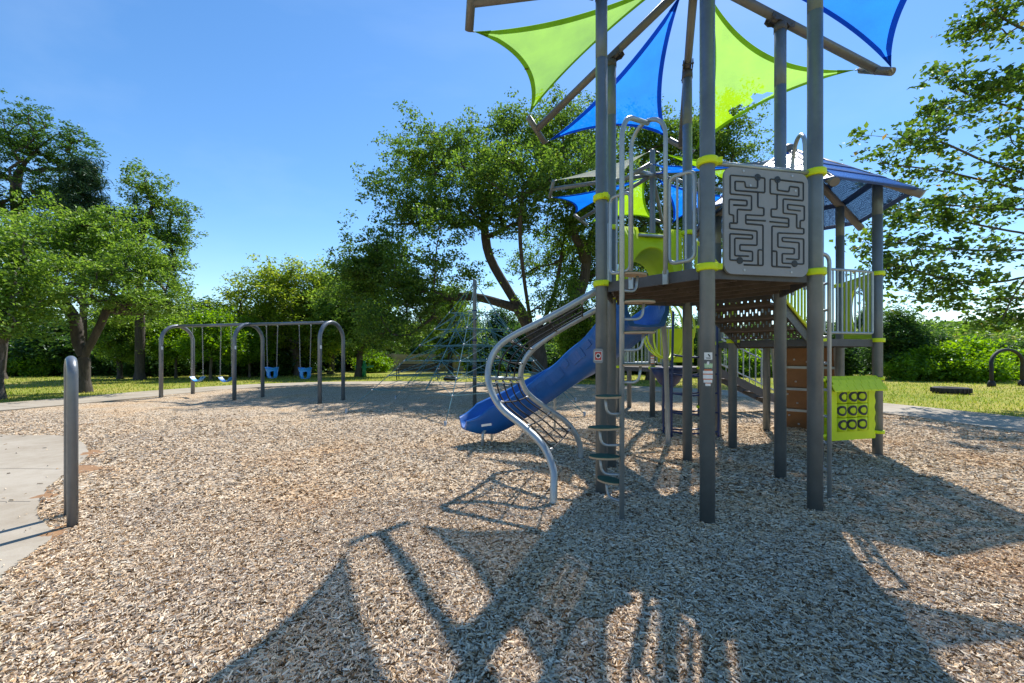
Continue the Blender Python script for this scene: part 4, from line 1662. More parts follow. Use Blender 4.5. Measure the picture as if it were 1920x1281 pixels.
# blue slide
slide = thing('curved_slide', 'blue moulded curved slide descending from the high deck', 'slide', gp(905, 838))
cpts = spline([V((1.87, 5.86, 2.14)), px(1188, 592, 6.45), px(1150, 628, 6.85), px(1110, 662, 7.1), px(1066, 692, 7.3), px(1010, 727, 7.35), px(960, 757, 7.25), px(922, 776, 7.1), px(893, 787, 7.0), px(868, 790, 6.92)], 7)
Lr = len(cpts)
rows = []
for i, p in enumerate(cpts):
    t = (cpts[min(i + 1, Lr - 1)] - cpts[max(i - 1, 0)]).normalized()
    s_ = V((t.y, -t.x, 0)).normalized()
    n_ = s_.cross(t)
    if n_.z < 0:
        n_ = -n_
    f = i / (Lr - 1)
    w, h = .27, .20
    if f > .82:
        g_ = (f - .82) / .18
        h = .20 - .155 * g_ ** .8
        w = .27 - .08 * g_ ** 3
    fl = .012 * (math.sin(i * 1.5) > .2) if f < .8 else 0
    prof = [(-w - .05, h), (-w - .075 - fl, h - .03), (-w - .055 - fl, h * .3), (-w - .04 - fl, -h * .45), (-w + .03, -h - .075), (0, -h - .09), (w - .03, -h - .075), (w + .04 + fl, -h * .45), (w + .055 + fl, h * .3), (w + .075 + fl, h - .03), (w + .05, h),
            (w + .01, h - .02), (w - .015, -h * .3), (w - .1, -h - .04), (0, -h - .06), (-w + .1, -h - .04), (-w + .015, -h * .3), (-w - .01, h - .02)]
    rows.append([p + s_ * a + n_ * b for a, b in prof])
sb = MB()
sb.grid(rows, True, closed=True)
n0 = len(rows[0])
sb.add(rows[-1], [tuple(range(n0))])
sb.add(rows[0], [tuple(reversed(range(n0)))])
sbody = sb.build('chute', M['blue'], slide)
# moulded ribs on the flank that faces the viewer
for i0, i1, v0, v1 in [(14, 17, -.75, .55), (18, 20, -.2, .55), (21, 25, -.75, .55), (26, 28, -.2, .55), (29, 33, -.75, .55), (34, 36, -.2, .55), (37, 41, -.75, .55), (42, 44, -.2, .5)]:
    b = MB()
    rws = []
    for i in range(i0, i1 + 1):
        R_ = rows[i]
        for side_ in (1,):
            o_ = (R_[2] - R_[8]).normalized() * .014
            c0_ = lerp(R_[3], R_[1], .5 + .5 * v0)
            c1_ = lerp(R_[3], R_[1], .5 + .5 * v1)
            rws.append([c0_, c0_ + o_, c1_ + o_, c1_])
    b.grid(rws, False)
    b.add(rws[0] + rws[-1], [(0, 1, 2, 3), (7, 6, 5, 4)])
    b.build('moulded_rib', M['blue'], sbody)
    # mirrored on the other flank if this is the far one
for (gx, gy, tx, ty, Yt) in ((905, 838, 925, 800, 6.98), (922, 823, 935, 795, 7.3)):
    g0 = gp(gx, gy)
    tpt = px(tx, ty, Yt)
    MB().tube(rounded([g0 + V((0, 0, -.1)), V((g0.x, g0.y, tpt.z - .04)), V((tpt.x, tpt.y, tpt.z))], .09, 6), .024, 10).build('support_leg', M['silver'], slide)
g0 = gp(1040, 806)
MB().tube(rounded([g0 + V((0, 0, -.1)), V((g0.x, g0.y, 1.0)), px(1030, 745, 7.45)], .1, 6), .022, 10).build('support_leg', M['silver'], slide)
g0 = gp(1253, 833)
MB().tube(spline([g0 + V((0, 0, -.1)), px(1250, 720, 6.8), px(1246, 630, 6.4), px(1238, 563, 6.05)], 6), .038, 12).build('support_leg', M['silver'], slide)
MB().box(px(912, 797, 6.62), (.16, .006, .035), (V((.95, .1, .12)).normalized(), V((-.1, .99, 0)).normalized(), V((-.1, 0, 1)).normalized())).build('maker_tag', M['white'], slide)

# ladder at edge C-D
ld = thing('rung_ladder', 'silver rung ladder standing close behind the tower post beside the lime game panel', 'ladder', gp(1546, 935))
lr0 = gp(1555, 935)
lr1 = C + CD * .70 + outCD * .22
for g_, tt in ((lr0, .30), (lr1, .70)):
    e_ = C + CD * tt
    MB().tube(rounded([V((g_.x, g_.y, -.1)), V((g_.x, g_.y, 2.5)), V((e_.x, e_.y, 2.5)), V((e_.x, e_.y, 2.2))], .10, 6), .019, 10).build('rail', M['silver'], ld)
for k in range(8):
    z = .28 + .275 * k
    MB().tube([V((lr0.x, lr0.y, z)), V((lr1.x, lr1.y, z))], .014, 8).build('rung', M['silver'], ld)

# ------------------------------------------------------------------ second tower with blue roof
T2c, T2a, R2, Z2 = (4.64, 7.07), 15, 1.13, 1.70
t2 = thing('roofed_tower', 'grey play tower with low deck under a blue hipped roof', 'play tower', (T2c[0], T2c[1], 0))
P2 = [polar(T2c, R2, T2a + 60 * k) for k in range(6)]    # K, I, H, G, Q(254), J
K_, I_, H_, G_, Q_, J_ = P2
ZA2, ZE2, RE2 = 4.86, 3.74, 1.60
sl2 = (ZA2 - ZE2) / RE2
for nm, p in zip('KIHGQJ', P2):
    o = post(t2, p, ZA2 - sl2 * R2 - .02, seams=(3.55,))
    out = (p - V((T2c[0], T2c[1], 0))).normalized()
    collar(o, p, Z2 - .01, V((-out.y, out.x, 0)))
    collar(o, p, 2.68, V((-out.y, out.x, 0)))
hexdeck(t2, T2c, R2 - .02, T2a, Z2)
hb_ = []
for k in range(6):
    a = T2a + 60 * k
    h = MB().tube([polar(T2c, .05, a, ZA2), polar(T2c, RE2 + .015, a, ZE2 - .01)], .058, 14)
    hb_.append(h.build('hip_beam', M['arm'], t2))
for k in range(6):
    a0, a1 = T2a + 60 * k, T2a + 60 * (k + 1)
    q0, q1 = polar(T2c, RE2, a0, ZE2 + .075), polar(T2c, RE2, a1, ZE2 + .075)
    apx = V((T2c[0], T2c[1], ZA2 + .075))
    b = MB()
    b.add([lerp(apx, q0, .08), lerp(apx, q1, .08), q1, q0], [(0, 1, 2, 3)])
    rp = b.build('roof_panel', M['roof'], t2)
    nr_ = (q0 - apx).cross(q1 - apx).normalized()
    if nr_.z < 0:
        nr_ = -nr_
    for t in (.30, .52, .74):
        w_ = .028
        MB().prism([lerp(apx, q0, t - w_), lerp(apx, q1, t - w_), lerp(apx, q1, t + w_), lerp(apx, q0, t + w_)], nr_ * .012).build('roof_rib', M['roofrib'], rp)
    MB().prism([lerp(apx, q0, .965), lerp(apx, q1, .965), q1 + nr_ * 0, q0], -nr_ * .03).build('eave_trim', M['roofrib'], rp)
    bl = MB()
    for t in (.25, .45, .65, .85):
        bl.lathe(lerp(apx, q0, t) + V((0, 0, .004)), [(.012, 0), (.012, .012), (.005, .018)], 8)
    bl.build('bolts', M['clamp'], rp, kind='stuff')
MB().lathe((T2c[0], T2c[1], ZA2), [(.10, -.1), (.12, 0), (.12, .08), (.06, .13), (.01, .15)], 16).build('finial', M['arm'], t2)
# rails of the low deck
QJ = J_ - Q_
barrier(t2, Q_ + QJ * .09, J_ - QJ * .09, Z2 + .09, 2.70, 10, M['silver'], corner=.03)
KI = I_ - K_
IH = H_ - I_
HG = G_ - H_
JK = K_ - J_
barrier(t2, I_ + IH * .09, H_ - IH * .09, Z2 + .09, 2.70, 8, M['silver'], corner=.03)
# lime window panel between J and K
ju = JK.normalized()
jo = (lerp(J_, K_, .5) - V((T2c[0], T2c[1], 0))).normalized()
jc = lerp(J_, K_, .5)


def jp(u, z):
    return V((jc.x, jc.y, z)) + ju * u


om, im = [], []
for k in range(32):
    a = 2 * math.pi * k / 32
    ca_, sa_ = math.cos(a), math.sin(a)
    mxx = max(abs(ca_), abs(sa_))
    om.append(jp(.44 * ca_ / mxx, 2.22 + .50 * sa_ / mxx))
    im.append(jp(.24 * ca_, 2.22 + .36 * sa_))
wp = MB().ring(om, im, jo * .03).build('window_panel', M['lime'], t2)
wp['label'] = 'lime panel with an oval clear window'
mglass, ntg, pg = nodes_of('clear_window')
pg.inputs['Base Color'].default_value = (.9, .95, .97, 1)
pg.inputs['Roughness'].default_value = .06
pg.inputs['Transmission Weight'].default_value = 1
pg.inputs['IOR'].default_value = 1.05
bub = MB()
bub.grid([[jp(.24 * r_ * math.cos(a_ * .2618), 2.22 + .36 * r_ * math.sin(a_ * .2618)) + jo * (.05 + .09 * (1 - r_ * r_)) for a_ in range(24)] for r_ in (.02, .3, .6, .85, 1.0)], True, closed=True)
bub.build('window_pane', mglass, wp)
rimo = [lerp(jp(0, 2.22), p, 1.05) + jo * .032 for p in im]
MB().ring(rimo, [p + jo * .032 for p in im], jo * .008).build('window_rim', M['ink'], wp)
# posts of stair side: short lime rails
# --- stairs between the two decks
st_ = thing('deck_stairs', 'dark slotted stairs with lime railings joining the two grey decks', 'stairs', (3.35, 5.9, 1.7))
s0 = lerp(D, E, .5) + V((0, 0, Z1))
s1 = lerp(G_, Q_, .5) + V((0, 0, Z2))
hd = V((s1.x - s0.x, s1.y - s0.y, 0))
run_ = hd.length
hd.normalize()
hw = V((-hd.y, hd.x, 0))
WID = .46
NR = 4
rise = (Z1 - Z2) / NR
tread = (run_ - .04) / NR
for k in range(NR):
    zt, zb = Z1 - rise * k - .025, Z1 - rise * (k + 1)
    d0 = .03 + tread * k
    c0 = V((s0.x, s0.y, 0)) + hd * d0
    # slotted riser: grid with slots left out
    b = MB()
    nx, nz = 49, 7
    gx_ = [-WID + 2 * WID * i / nx for i in range(nx + 1)]
    gz_ = [zb + (zt - zb) * j / nz for j in range(nz + 1)]
    vs = [c0 + hw * x + V((0, 0, z)) for z in gz_ for x in gx_]
    fs = []
    for j in range(nz):
        for i in range(nx):
            slot = (i % 4 == 1 and j in (1, 2, 3)) or (i % 4 == 3 and j in (3, 4, 5))
            if not slot:
                fs.append((j * (nx + 1) + i, j * (nx + 1) + i + 1, (j + 1) * (nx + 1) + i + 1, (j + 1) * (nx + 1) + i))
    b.add(vs, fs)
    b.build('riser', M['deck'], st_)
    if k < NR - 1:
        MB().box(V((s0.x, s0.y, zb - .014)) + hd * (d0 + tread / 2), (tread + .03, WID * 2, .028), (hd, hw, V((0, 0, 1)))).build('tread', M['deck'], st_)
for s_ in (-1, 1):
    poly = []
    for k in range(NR):
        d0 = .012 + tread * k
        poly += [(d0, Z1 - rise * k - .03), (d0 + tread, Z1 - rise * k - .03)] if False else []
    top_e = [(.01, Z1 - .03), (run_ * .2, Z1 - .03), (run_ - .02, Z2 + .08)]
    bot_e = [(run_ - .02, Z2 - .12)]
    for k in reversed(range(NR)):
        d0 = .03 + tread * k
        bot_e += [(d0 + tread * .6, Z1 - rise * (k + 1) - .05), (d0 + .02, Z1 - rise * (k + 1) + .03)]
    poly = top_e + bot_e
    MB().prism([V((s0.x, s0.y, z)) + hd * d + hw * s_ * (WID + .004) for d, z in poly], hw * s_ * .02).build('stringer', M['deckedge'], st_)
    a = V((s0.x, s0.y, 0)) + hw * s_ * (WID + .045) + hd * .10
    b = V((s0.x, s0.y, 0)) + hw * s_ * (WID + .045) + hd * (run_ - .06)
    dz = Z2 - Z1
    loop = rounded([V((a.x, a.y, Z1 + .02)), V((b.x, b.y, Z2 + .10)), V((b.x, b.y, Z2 + .92)), V((a.x, a.y, Z1 + .82))], .04, 4, True)
    fr = MB().tube(loop, .02, 8, closed=True).build('railing', M['limetube'], st_)
    for k in range(9):
        t = (k + 1) / 10
        q_ = lerp(a, b, t)
        rod('bar', fr, q_, lerp(Z1 + .02, Z2 + .10, t), lerp(Z1 + .82, Z2 + .92, t), .0145, M['limetube'])
    MB().tube([V((b.x, b.y, Z2 + .15)), V((b.x, b.y, Z2 - .06))], .024, 8).build('railing_foot', M['limetube'], st_)

# --- brown climbing wall leaning on the far side of the low deck
KIo = (lerp(K_, I_, .5) - V((T2c[0], T2c[1], 0))).normalized()
cw = thing('climbing_wall', 'brown panel climbing wall with grey cross bars behind the tower post', 'climbing wall', lerp(K_, I_, .5) + KIo * .75)
ku = KI.normalized()
ktop = lerp(K_, I_, .5) + KIo * .10 + V((0, 0, Z2 - .04))
kbot = lerp(K_, I_, .5) + KIo * .62 + V((0, 0, -.03))
kd = (kbot - ktop)
for j in range(4):
    a = ktop + kd * (j / 4 + .012)
    b = ktop + kd * ((j + 1) / 4 - .012)
    MB().prism([a - ku * .46, a + ku * .46, b + ku * .46, b - ku * .46], KIo * .03).build('panel', M['brownwall'], cw)
for j in range(5):
    a = ktop + kd * (j / 4) - KIo * .02
    MB().beam(a - ku * .47, a + ku * .47, .035, .045).build('cross_bar', M['silver'], cw)
for s_ in (-1, 1):
    MB().beam(ktop + ku * s_ * .49, kbot + ku * s_ * .49, .05, .06, V((0, 1, 0))).build('side_rail', M['silver'], cw)
for j in range(4):
    for (u, v) in ((-.22, .3), (.15, .65), (.3, .25), (-.05, .75)):
        q_ = ktop + kd * ((j + v) / 4) + ku * u
        MB().lathe(q_ - KIo * .004, [(.016, -.016), (.018, 0), (.016, .016)], 8).build('hold_bolt', M['clamp'], cw)

# --- lime noughts and crosses house panel between Q and J
ho = (lerp(Q_, J_, .5) - V((T2c[0], T2c[1], 0))).normalized()
hu2 = QJ.normalized()
hc2 = lerp(Q_, J_, .5)
gpnl = thing('game_panel', 'lime house shaped game panel with nine turning ring cylinders', 'game panel', V((hc2.x, hc2.y, .24)))


def hp(u, z, d=0.0):
    return V((hc2.x, hc2.y, z)) + hu2 * u + ho * d


W2 = .43
zt0, zb0 = 1.14, .25
oL, iL = [], []
cnt_ = 24


def wave(t):
    return .012 * math.sin(t * math.pi * 10)


def frame_pts(w, zlo, zhi, wav):
    pts = []
    for k in range(cnt_):
        pts.append((-w + 2 * w * k / cnt_, zlo))
    for k in range(cnt_):
        pts.append((w + (wave(k / cnt_) if wav else 0), zlo + (zhi - zlo) * k / cnt_))
    for k in range(cnt_):
        pts.append((w - 2 * w * k / cnt_, zhi))
    for k in range(cnt_):
        pts.append((-w - (wave(k / cnt_) if wav else 0), zhi - (zhi - zlo) * k / cnt_))
    return pts


fo, fi = frame_pts(W2, zb0, zt0 - .06, True), frame_pts(.30, .375, .975, False)
body = MB().ring([hp(u, z, -.05) for u, z in fo], [hp(u, z, -.05) for u, z in fi], ho * .11)
fbody = body.build('frame', M['lime'], gpnl)
# shingled roof edge
for r_i, (z_lo, z_hi, d_lo, d_hi) in enumerate(((.955, 1.035, .185, .135), (1.015, 1.095, .14, .09), (1.075, 1.145, .095, .03))):
    x0 = -.50 + (r_i % 2) * .05
    k_ = 0
    while x0 < .50:
        w_ = .135
        x1 = min(.50, x0 + w_)
        jit = rnd.uniform(-.004, .004)
        MB().prism([hp(x0 + .003, z_lo + jit, d_lo), hp(x1 - .003, z_lo - jit, d_lo), hp(x1 - .003, z_hi, d_hi), hp(x0 + .003, z_hi, d_hi)], (0, 0, .022)).build('shingle', M['lime'], gpnl)
        x0 = x1
MB().prism([hp(-.49, .965, .15), hp(.49, .965, .15), hp(.49, 1.13, -.02), hp(-.49, 1.13, -.02)], ho * -.03).build('roof_back', M['lime'], gpnl)
for j in range(3):
    u0 = -.197 + .197 * j
    MB().tube([hp(u0, .37), hp(u0, .98)], .012, 8).build('axle', M['silver'], gpnl)
    for i in range(3):
        zc_ = .475 + .20 * i
        Rr = .0975
        cyl = MB().tube([hp(u0, zc_ - .096), hp(u0, zc_ - .088), hp(u0, zc_ + .088), hp(u0, zc_ + .096)], [Rr * .94, Rr, Rr, Rr * .94], 24).build('game_cylinder', M['lime'], gpnl)
        # ring mark wrapped on the curved face, each turned a little differently
        tw = rnd.uniform(-.22, .22) - .30
        vs_, fs_ = [], []
        for k in range(28):
            a = 2 * math.pi * k / 28
            for rr in (.074, .042):
                th = rr * math.cos(a) / Rr + tw
                vs_.append(hp(u0 + (Rr + .002) * math.sin(th), zc_ + rr * math.sin(a), (Rr + .002) * math.cos(th)))
        for k in range(28):
            k2 = (k + 1) % 28
            fs_.append((2 * k, 2 * k2, 2 * k2 + 1, 2 * k + 1))
        MB().add(vs_, fs_, True).build('ring_mark', M['ink'], cyl)
for p in (Q_, J_):
    for z in (1.12, .33):
        b = MB()
        b.lathe((p.x, p.y, z), [(POST_R + .001, -.022), (.084, -.022), (.084, .022), (POST_R + .001, .022)], 18)
        s_ = 1 if p == Q_ else -1
        b.box(V((p.x, p.y, z)) + hu2 * s_ * .11, (.10, .03, .04), (hu2, ho, V((0, 0, 1))))
        b.build('bracket', M['lime'], gpnl)

# ------------------------------------------------------------------ low back tower with smaller sail canopy
T3c, T3a, R3, Z3 = (3.9, 10.98), 0, 1.14, 1.18
t3 = thing('low_tower', 'low grey deck with silver railings under the smaller sails', 'play tower', (T3c[0], T3c[1], 0))
P3 = [polar(T3c, R3, T3a + 60 * k) for k in range(6)]    # 0:E 1 2 3:W 4:SW(L) 5:SE(N)
for i, p in enumerate(P3):
    o = post(t3, p, (2.3, 2.3, 2.3, 2.3, 6.35, 5.66)[i], cap=i != 5)
    out = (p - V((T3c[0], T3c[1], 0))).normalized()
    collar(o, p, Z3 - .01, V((-out.y, out.x, 0)))
    collar(o, p, 2.14, V((-out.y, out.x, 0)))
    if i == 5:
        collar(o, p, 1.0)
        collar(o, p, .25)
    if i == 4:
        dl = math.degrees(math.atan2(-p.y, -p.x))
        sticker(o, p, 1.52, 1.60, dl - 30, dl + 30, M['white'], 'sticker')
        sticker(o, p, 1.27, 1.46, dl - 35, dl + 35, M['orange'], 'sticker')
        for zz in (1.29, 1.34, 1.40):
            sticker(o, p, zz, zz + .035, dl - 35, dl + 35, M['white'], 'sticker', r=POST_R + .003)
hexdeck(t3, T3c, R3 - .02, T3a, Z3)
for a, b, nb in ((3, 4, 7), (4, 5, 7), (2, 3, 6), (1, 2, 6)):
    e = P3[b] - P3[a]
    if (a, b) == (4, 5):
        barrier(t3, P3[a] + e * .09, P3[a] + e * .42, Z3 + .09, 2.13, 3, M['silver'], corner=.06)
        q0_, q1_ = P3[a] + e * .12 + V((0, .06, 0)), P3[a] + e * .88 + V((0, .06, 0))
        MB().prism([V((q0_.x, q0_.y, Z3 + .12)), V((q1_.x, q1_.y, Z3 + .12)), V((q1_.x, q1_.y, 2.1)), V((q0_.x, q0_.y, 2.1))], (0, .03, 0)).build('lime_panel', M['lime'], t3)
    else:
        barrier(t3, P3[a] + e * .09, P3[b] - e * .09, Z3 + .09, 2.13, nb, M['silver'], corner=.05)

c2 = (P3[4].x, P3[4].y)
can2 = thing('sail_canopy', 'smaller canopy of pale, blue and lime sails on one tall mast', 'shade canopy', (c2[0], c2[1], 5.7))
angs2 = [185, 125, 65, 5, -55, -115]
RA2, ZE2b, ZC2 = 2.42, 5.32, 5.74
def zend2(a):
    return {-115: 4.86, -55: 5.1}.get(a, ZE2b)


for a in angs2:
    e, hi, lo = t_ends(c2, a, RA2, zend2(a), .24, .10)
    arm = MB().tube([polar(c2, .05, a, ZC2), polar(c2, RA2 + .02, a, zend2(a))], .045, 12).build('arm', M['post'], can2)
    MB().tube([lo, hi], .04, 10).build('cross_bar', M['post'], arm)
MB().lathe((c2[0], c2[1], ZC2), [(.07, -.08), (.10, -.06), (.10, .06), (.07, .08)], 16).build('hub', M['post'], can2)
for k, colr in enumerate(('blue', 'green', 'blue', 'green', 'blue', 'cream')):
    a_lo, a_hi = angs2[k], angs2[(k + 1) % 6]
    lo = t_ends(c2, a_lo, RA2, zend2(a_lo), .24, .10)[2]
    hi = t_ends(c2, a_hi, RA2, zend2(a_hi), .24, .10)[1]
    hi_apex = colr in ('cream', 'green')
    ap = polar(c2, .09, a_lo - 30, 6.28 if hi_apex else 5.72)
    sc = (lo + hi + ap) / 3
    so = sail(can2, lerp(lo, sc, .05), lerp(hi, sc, .05), lerp(ap, sc, .05), M[colr + 'sail'], M[colr + 'hem'], k=(.12, .08, .07), n=20)
    for p in (lo, hi, ap):
        MB().tube([p, lerp(p, sc, .055)], .009, 6).build('shackle', M['clamp'], so)

# lime globe of curved tubes and the navy rung climber in front of the low deck
gl = thing('tube_climber', 'lime curved tube climber in front of the low back deck', 'climber', (3.42, 9.2, 0))
gc = V((3.42, 9.25, 2.0))
for k in range(4):
    a = math.pi * (k + .3) / 4
    pts = []
    for j in range(13):
        t = math.pi * (j / 12 - .5)
        pts.append(gc + V((math.cos(a) * .55 * math.cos(t), math.sin(a) * .55 * math.cos(t),   .62 * math.sin(t) + .08 * math.cos(a * 2) * math.cos(t))))
    for s_ in (1, -1):
        pp_ = [gc + V(((p - gc).x * s_, (p - gc).y * s_, (p - gc).z)) for p in pts]
        MB().tube(pp_, .022, 8).build('tube', M['limetube'], gl)
for a in (.5, 2.6):
    q_ = gc + V((math.cos(a) * .1, math.sin(a) * .1, 0))
    MB().tube([V((q_.x, q_.y, -.1)), V((q_.x, q_.y, 1.42))], .03, 10).build('stem', M['post'], gl)

nv = thing('rung_climber', 'navy climber of paired curved rungs below the high deck', 'climber', (3.28, 7.7, 0))
x0_, x1_ = 2.86, 3.70
for yy_, zt_ in ((7.55, 2.25), (7.95, 1.75)):
    for x_ in (x0_, x1_):
        MB().tube(spline([V((x_, yy_, -.1)), V((x_, yy_, .7)), V((x_ + (.03 if x_ == x0_ else -.03), yy_, zt_))], 4), .021, 10).build('rail', M['navy'], nv)
    for k in range(5 if yy_ < 7.8 else 4):
        z = .10 + .345 * k
        pts = [lerp(V((x0_, yy_, z)), V((x1_, yy_, z)), q / 8) + V((0, .05 * math.sin(math.pi * q / 8), -.05 * math.sin(math.pi * q / 8))) for q in range(9)]
        rg = MB().tube(pts, .017, 8).build('rung', M['navy'], nv)
bowl = MB()
bowl.grid([[V((3.25 + .36 * r_ * math.cos(a * .2618), 8.75 + .30 * r_ * math.sin(a * .2618), .78 + .42 * r_ ** 2.2)) for a in range(24)] for r_ in (.02, .3, .55, .8, 1.0)]
          + [[V((3.25 + .33 * r_ * math.cos(a * .2618), 8.75 + .27 * r_ * math.sin(a * .2618), .81 + .40 * r_ ** 2.2)) for a in range(24)] for r_ in (1.0, .8, .55, .3, .02)], True, closed=True)
bw = thing('bowl_seat', 'dark navy bowl seat hanging below the low back deck', 'seat', (3.25, 8.75, .78))
bowl.build('bowl', M['navy'], bw)
MB().tube([V((3.25, 8.75, -.1)), V((3.25, 8.75, .80))], .04, 10).build('stem', M['navy'], bw)
MB().tube([V((3.25 + .36 * math.cos(a * .2618), 8.75 + .30 * math.sin(a * .2618), 1.20)) for a in range(24)], .018, 8, closed=True).build('rim', M['navy'], bw)

# low stairs from the back deck to the ground
ls = thing('access_stairs', 'grey access stairs with silver balustrade going down from the low back deck', 'stairs', (6.0, 10.9, 0))
a0_, a1_ = V((5.12, 10.9, 1.16)), V((6.85, 10.9, .32))
for s_ in (-.42, .42):
    o_ = V((0, s_, 0))
    MB().beam(a0_ + o_ + V((0, 0, -.09)), a1_ + o_ + V((0, 0, -.09)), .03, .18).build('stringer', M['deckedge'], ls)
    loop = rounded([a0_ + o_ + V((0, 0, .12)), a1_ + o_ + V((0, 0, .12)), a1_ + o_ + V((0, 0, .98)), a0_ + o_ + V((0, 0, .98))], .06, 4, True)
    bal = MB().tube(loop, .02, 8, closed=True).build('balustrade', M['silver'], ls)
    for k in range(10):
        t = (k + 1) / 11
        q_ = lerp(a0_ + o_, a1_ + o_, t)
        rod('bar', bal, q_, q_.z + .12, q_.z + .98, .012, M['silver'])
for k in range(5):
    q_ = lerp(a0_, a1_, (k + .6) / 5)
    MB().box(q_ + V((0, 0, -.05)), (.30, .82, .03)).build('tread', M['deck'], ls)
for s_ in (-.38, .38):
    MB().tube([V((6.75, 10.9 + s_, -.1)), V((6.75, 10.9 + s_, .28))], .022, 8).build('support_leg', M['post'], ls)

# ------------------------------------------------------------------ swings
sw = thing('swing_frame', 'dark grey arched swing frame with three arches', 'swing frame', (-9.0, 14.4, 0))
mid = V((-9.0, 14.42, 0))
bd = V((.966, -.259, 0)).normalized()
bn = V((.259, .966, 0)).normalized()
BAY, SP, ZT = 3.22, .56, 2.53
RT = .062
arch_c = [mid - bd * BAY, mid, mid + bd * BAY * 1.03]
for c in arch_c:
    pts = [c - bn * SP + V((0, 0, -.1)), c - bn * SP + V((0, 0, ZT - SP))]
    for k in range(1, 16):
        a = math.pi * k / 16
        pts.append(c - bn * SP * math.cos(a) + V((0, 0, ZT - SP + SP * math.sin(a))))
    pts += [c + bn * SP + V((0, 0, ZT - SP)), c + bn * SP + V((0, 0, -.1))]
    ar = MB().tube(pts, RT, 14).build('arch', M['swingsteel'], sw)
    for zz, mt in ((1.72, 'white'),):
        lp = c - bn * SP
        dl = math.degrees(math.atan2(-lp.y, -lp.x))
        sticker(ar, lp, zz - .05, zz + .06, dl + 5, dl + 65, M[mt], 'sticker', r=RT + .002)
for a, b in ((0, 1), (1, 2)):
    bm = MB().tube([arch_c[a] + V((0, 0, ZT - .002)), arch_c[b] + V((0, 0, ZT - .002))], .05, 12).build('beam', M['swingsteel'], sw)
    for t in (.22, .36, .62, .76):
        q_ = lerp(arch_c[a], arch_c[b], t)
        MB().box(q_ + V((0, 0, ZT - .07)), (.03, .03, .06), (bd, bn, V((0, 0, 1)))).build('hanger', M['chain'], bm)


def chain(parent, a, b, link=.05):
    a, b = V(a), V(b)
    n_ = max(2, int((b - a).length / (link * .8)))
    bld = MB()
    d = (b - a).normalized()
    u = d.orthogonal().normalized()
    w = d.cross(u)
    for k in range(n_):
        c = lerp(a, b, (k + .5) / n_)
        s_ = u if k % 2 else w
        pts = []
        for j in range(8):
            t = 2 * math.pi * j / 8
            pts.append(c + d * math.cos(t) * link * .52 + s_ * math.sin(t) * link * .27)
        bld.tube(pts, .0055, 4, closed=True)
    return bld.build('chain', M['chain'], parent)


for i, (t0, t1_) in enumerate(((.22, .36), (.62, .76))):
    ha, hb2 = lerp(arch_c[0], arch_c[1], t0), lerp(arch_c[0], arch_c[1], t1_)
    c = (ha + hb2) / 2
    th = thing('belt_swing', ['cyan blue belt swing hanging at the end arch', 'cyan blue belt swing hanging beside the middle arch'][i], 'swing', (c.x, c.y, .55))
    pts = []
    W_ = .085
    half = .26
    rws = []
    for k in range(13):
        t = k / 12 * 2 - 1
        z = .56 + .16 * t * t
        base = c + bd * half * t
        rws.append([V((base.x, base.y, z)) - bn * W_, V((base.x, base.y, z - .005)) - bn * W_ * .5, V((base.x, base.y, z - .006)) + bn * W_ * .5, V((base.x, base.y, z)) + bn * W_])
    b = MB()
    b.grid(rws, True)
    b.grid([[p + V((0, 0, -.018)) for p in r_] for r_ in rws], True)
    edge = [r_[0] for r_ in rws] + [r_[-1] for r_ in reversed(rws)]
    b.grid([edge + [edge[0]], [p + V((0, 0, -.018)) for p in edge + [edge[0]]]], False)
    b.build('belt_seat', M['seatblue'], th)
    chain(th, V((ha.x, ha.y, ZT - .1)), c - bd * half + V((0, 0, .73)))
    chain(th, V((hb2.x, hb2.y, ZT - .1)), c + bd * half + V((0, 0, .73)))
for i, (t0, t1_) in enumerate(((.22, .36), (.62, .76))):
    ha, hb2 = lerp(arch_c[1], arch_c[2], t0), lerp(arch_c[1], arch_c[2], t1_)
    c = (ha + hb2) / 2
    th = thing('bucket_swing', ['blue bucket swing hanging next to the middle arch', 'blue bucket swing hanging close to the arch nearest the rope pyramid'][i], 'swing', (c.x, c.y, .72))
    b = MB()
    prof = [(.05, .70), (.13, .71), (.165, .80), (.175, .92), (.19, 1.02), (.205, 1.03), (.185, 1.01), (.16, .92), (.15, .81), (.11, .74), (.03, .73)]
    rws = []
    for (r_, z) in prof:
        row = []
        for k in range(24):
            a = 2 * math.pi * k / 24
            dz_ = (.05 * math.cos(a) ** 2 if z > .9 else 0)
            row.append(c + bd * r_ * math.cos(a) * 1.08 + bn * r_ * math.sin(a) + V((0, 0, z + dz_)))
        rws.append(row)
    n24 = 24
    vs_ = [p for r_ in rws for p in r_]
    fs_ = []
    for ii in range(len(rws) - 1):
        for jj in range(24):
            a = 2 * math.pi * (jj + .5) / 24
            mz = prof[ii][1]
            # two leg openings on the near and far side
            if .73 < (prof[ii][1] + prof[ii + 1][1]) / 2 < .90 and abs(math.sin(a)) > .6 and abs(math.cos(a)) > .25:
                continue
            fs_.append((ii * 24 + jj, ii * 24 + (jj + 1) % 24, (ii + 1) * 24 + (jj + 1) % 24, (ii + 1) * 24 + jj))
    b.add(vs_, fs_, True)
    b.build('bucket_seat', M['seatblue'], th)
    chain(th, V((ha.x, ha.y, ZT - .1)), c - bd * .19 + V((0, 0, 1.06)))
    chain(th, V((hb2.x, hb2.y, ZT - .1)), c + bd * .19 + V((0, 0, 1.06)))

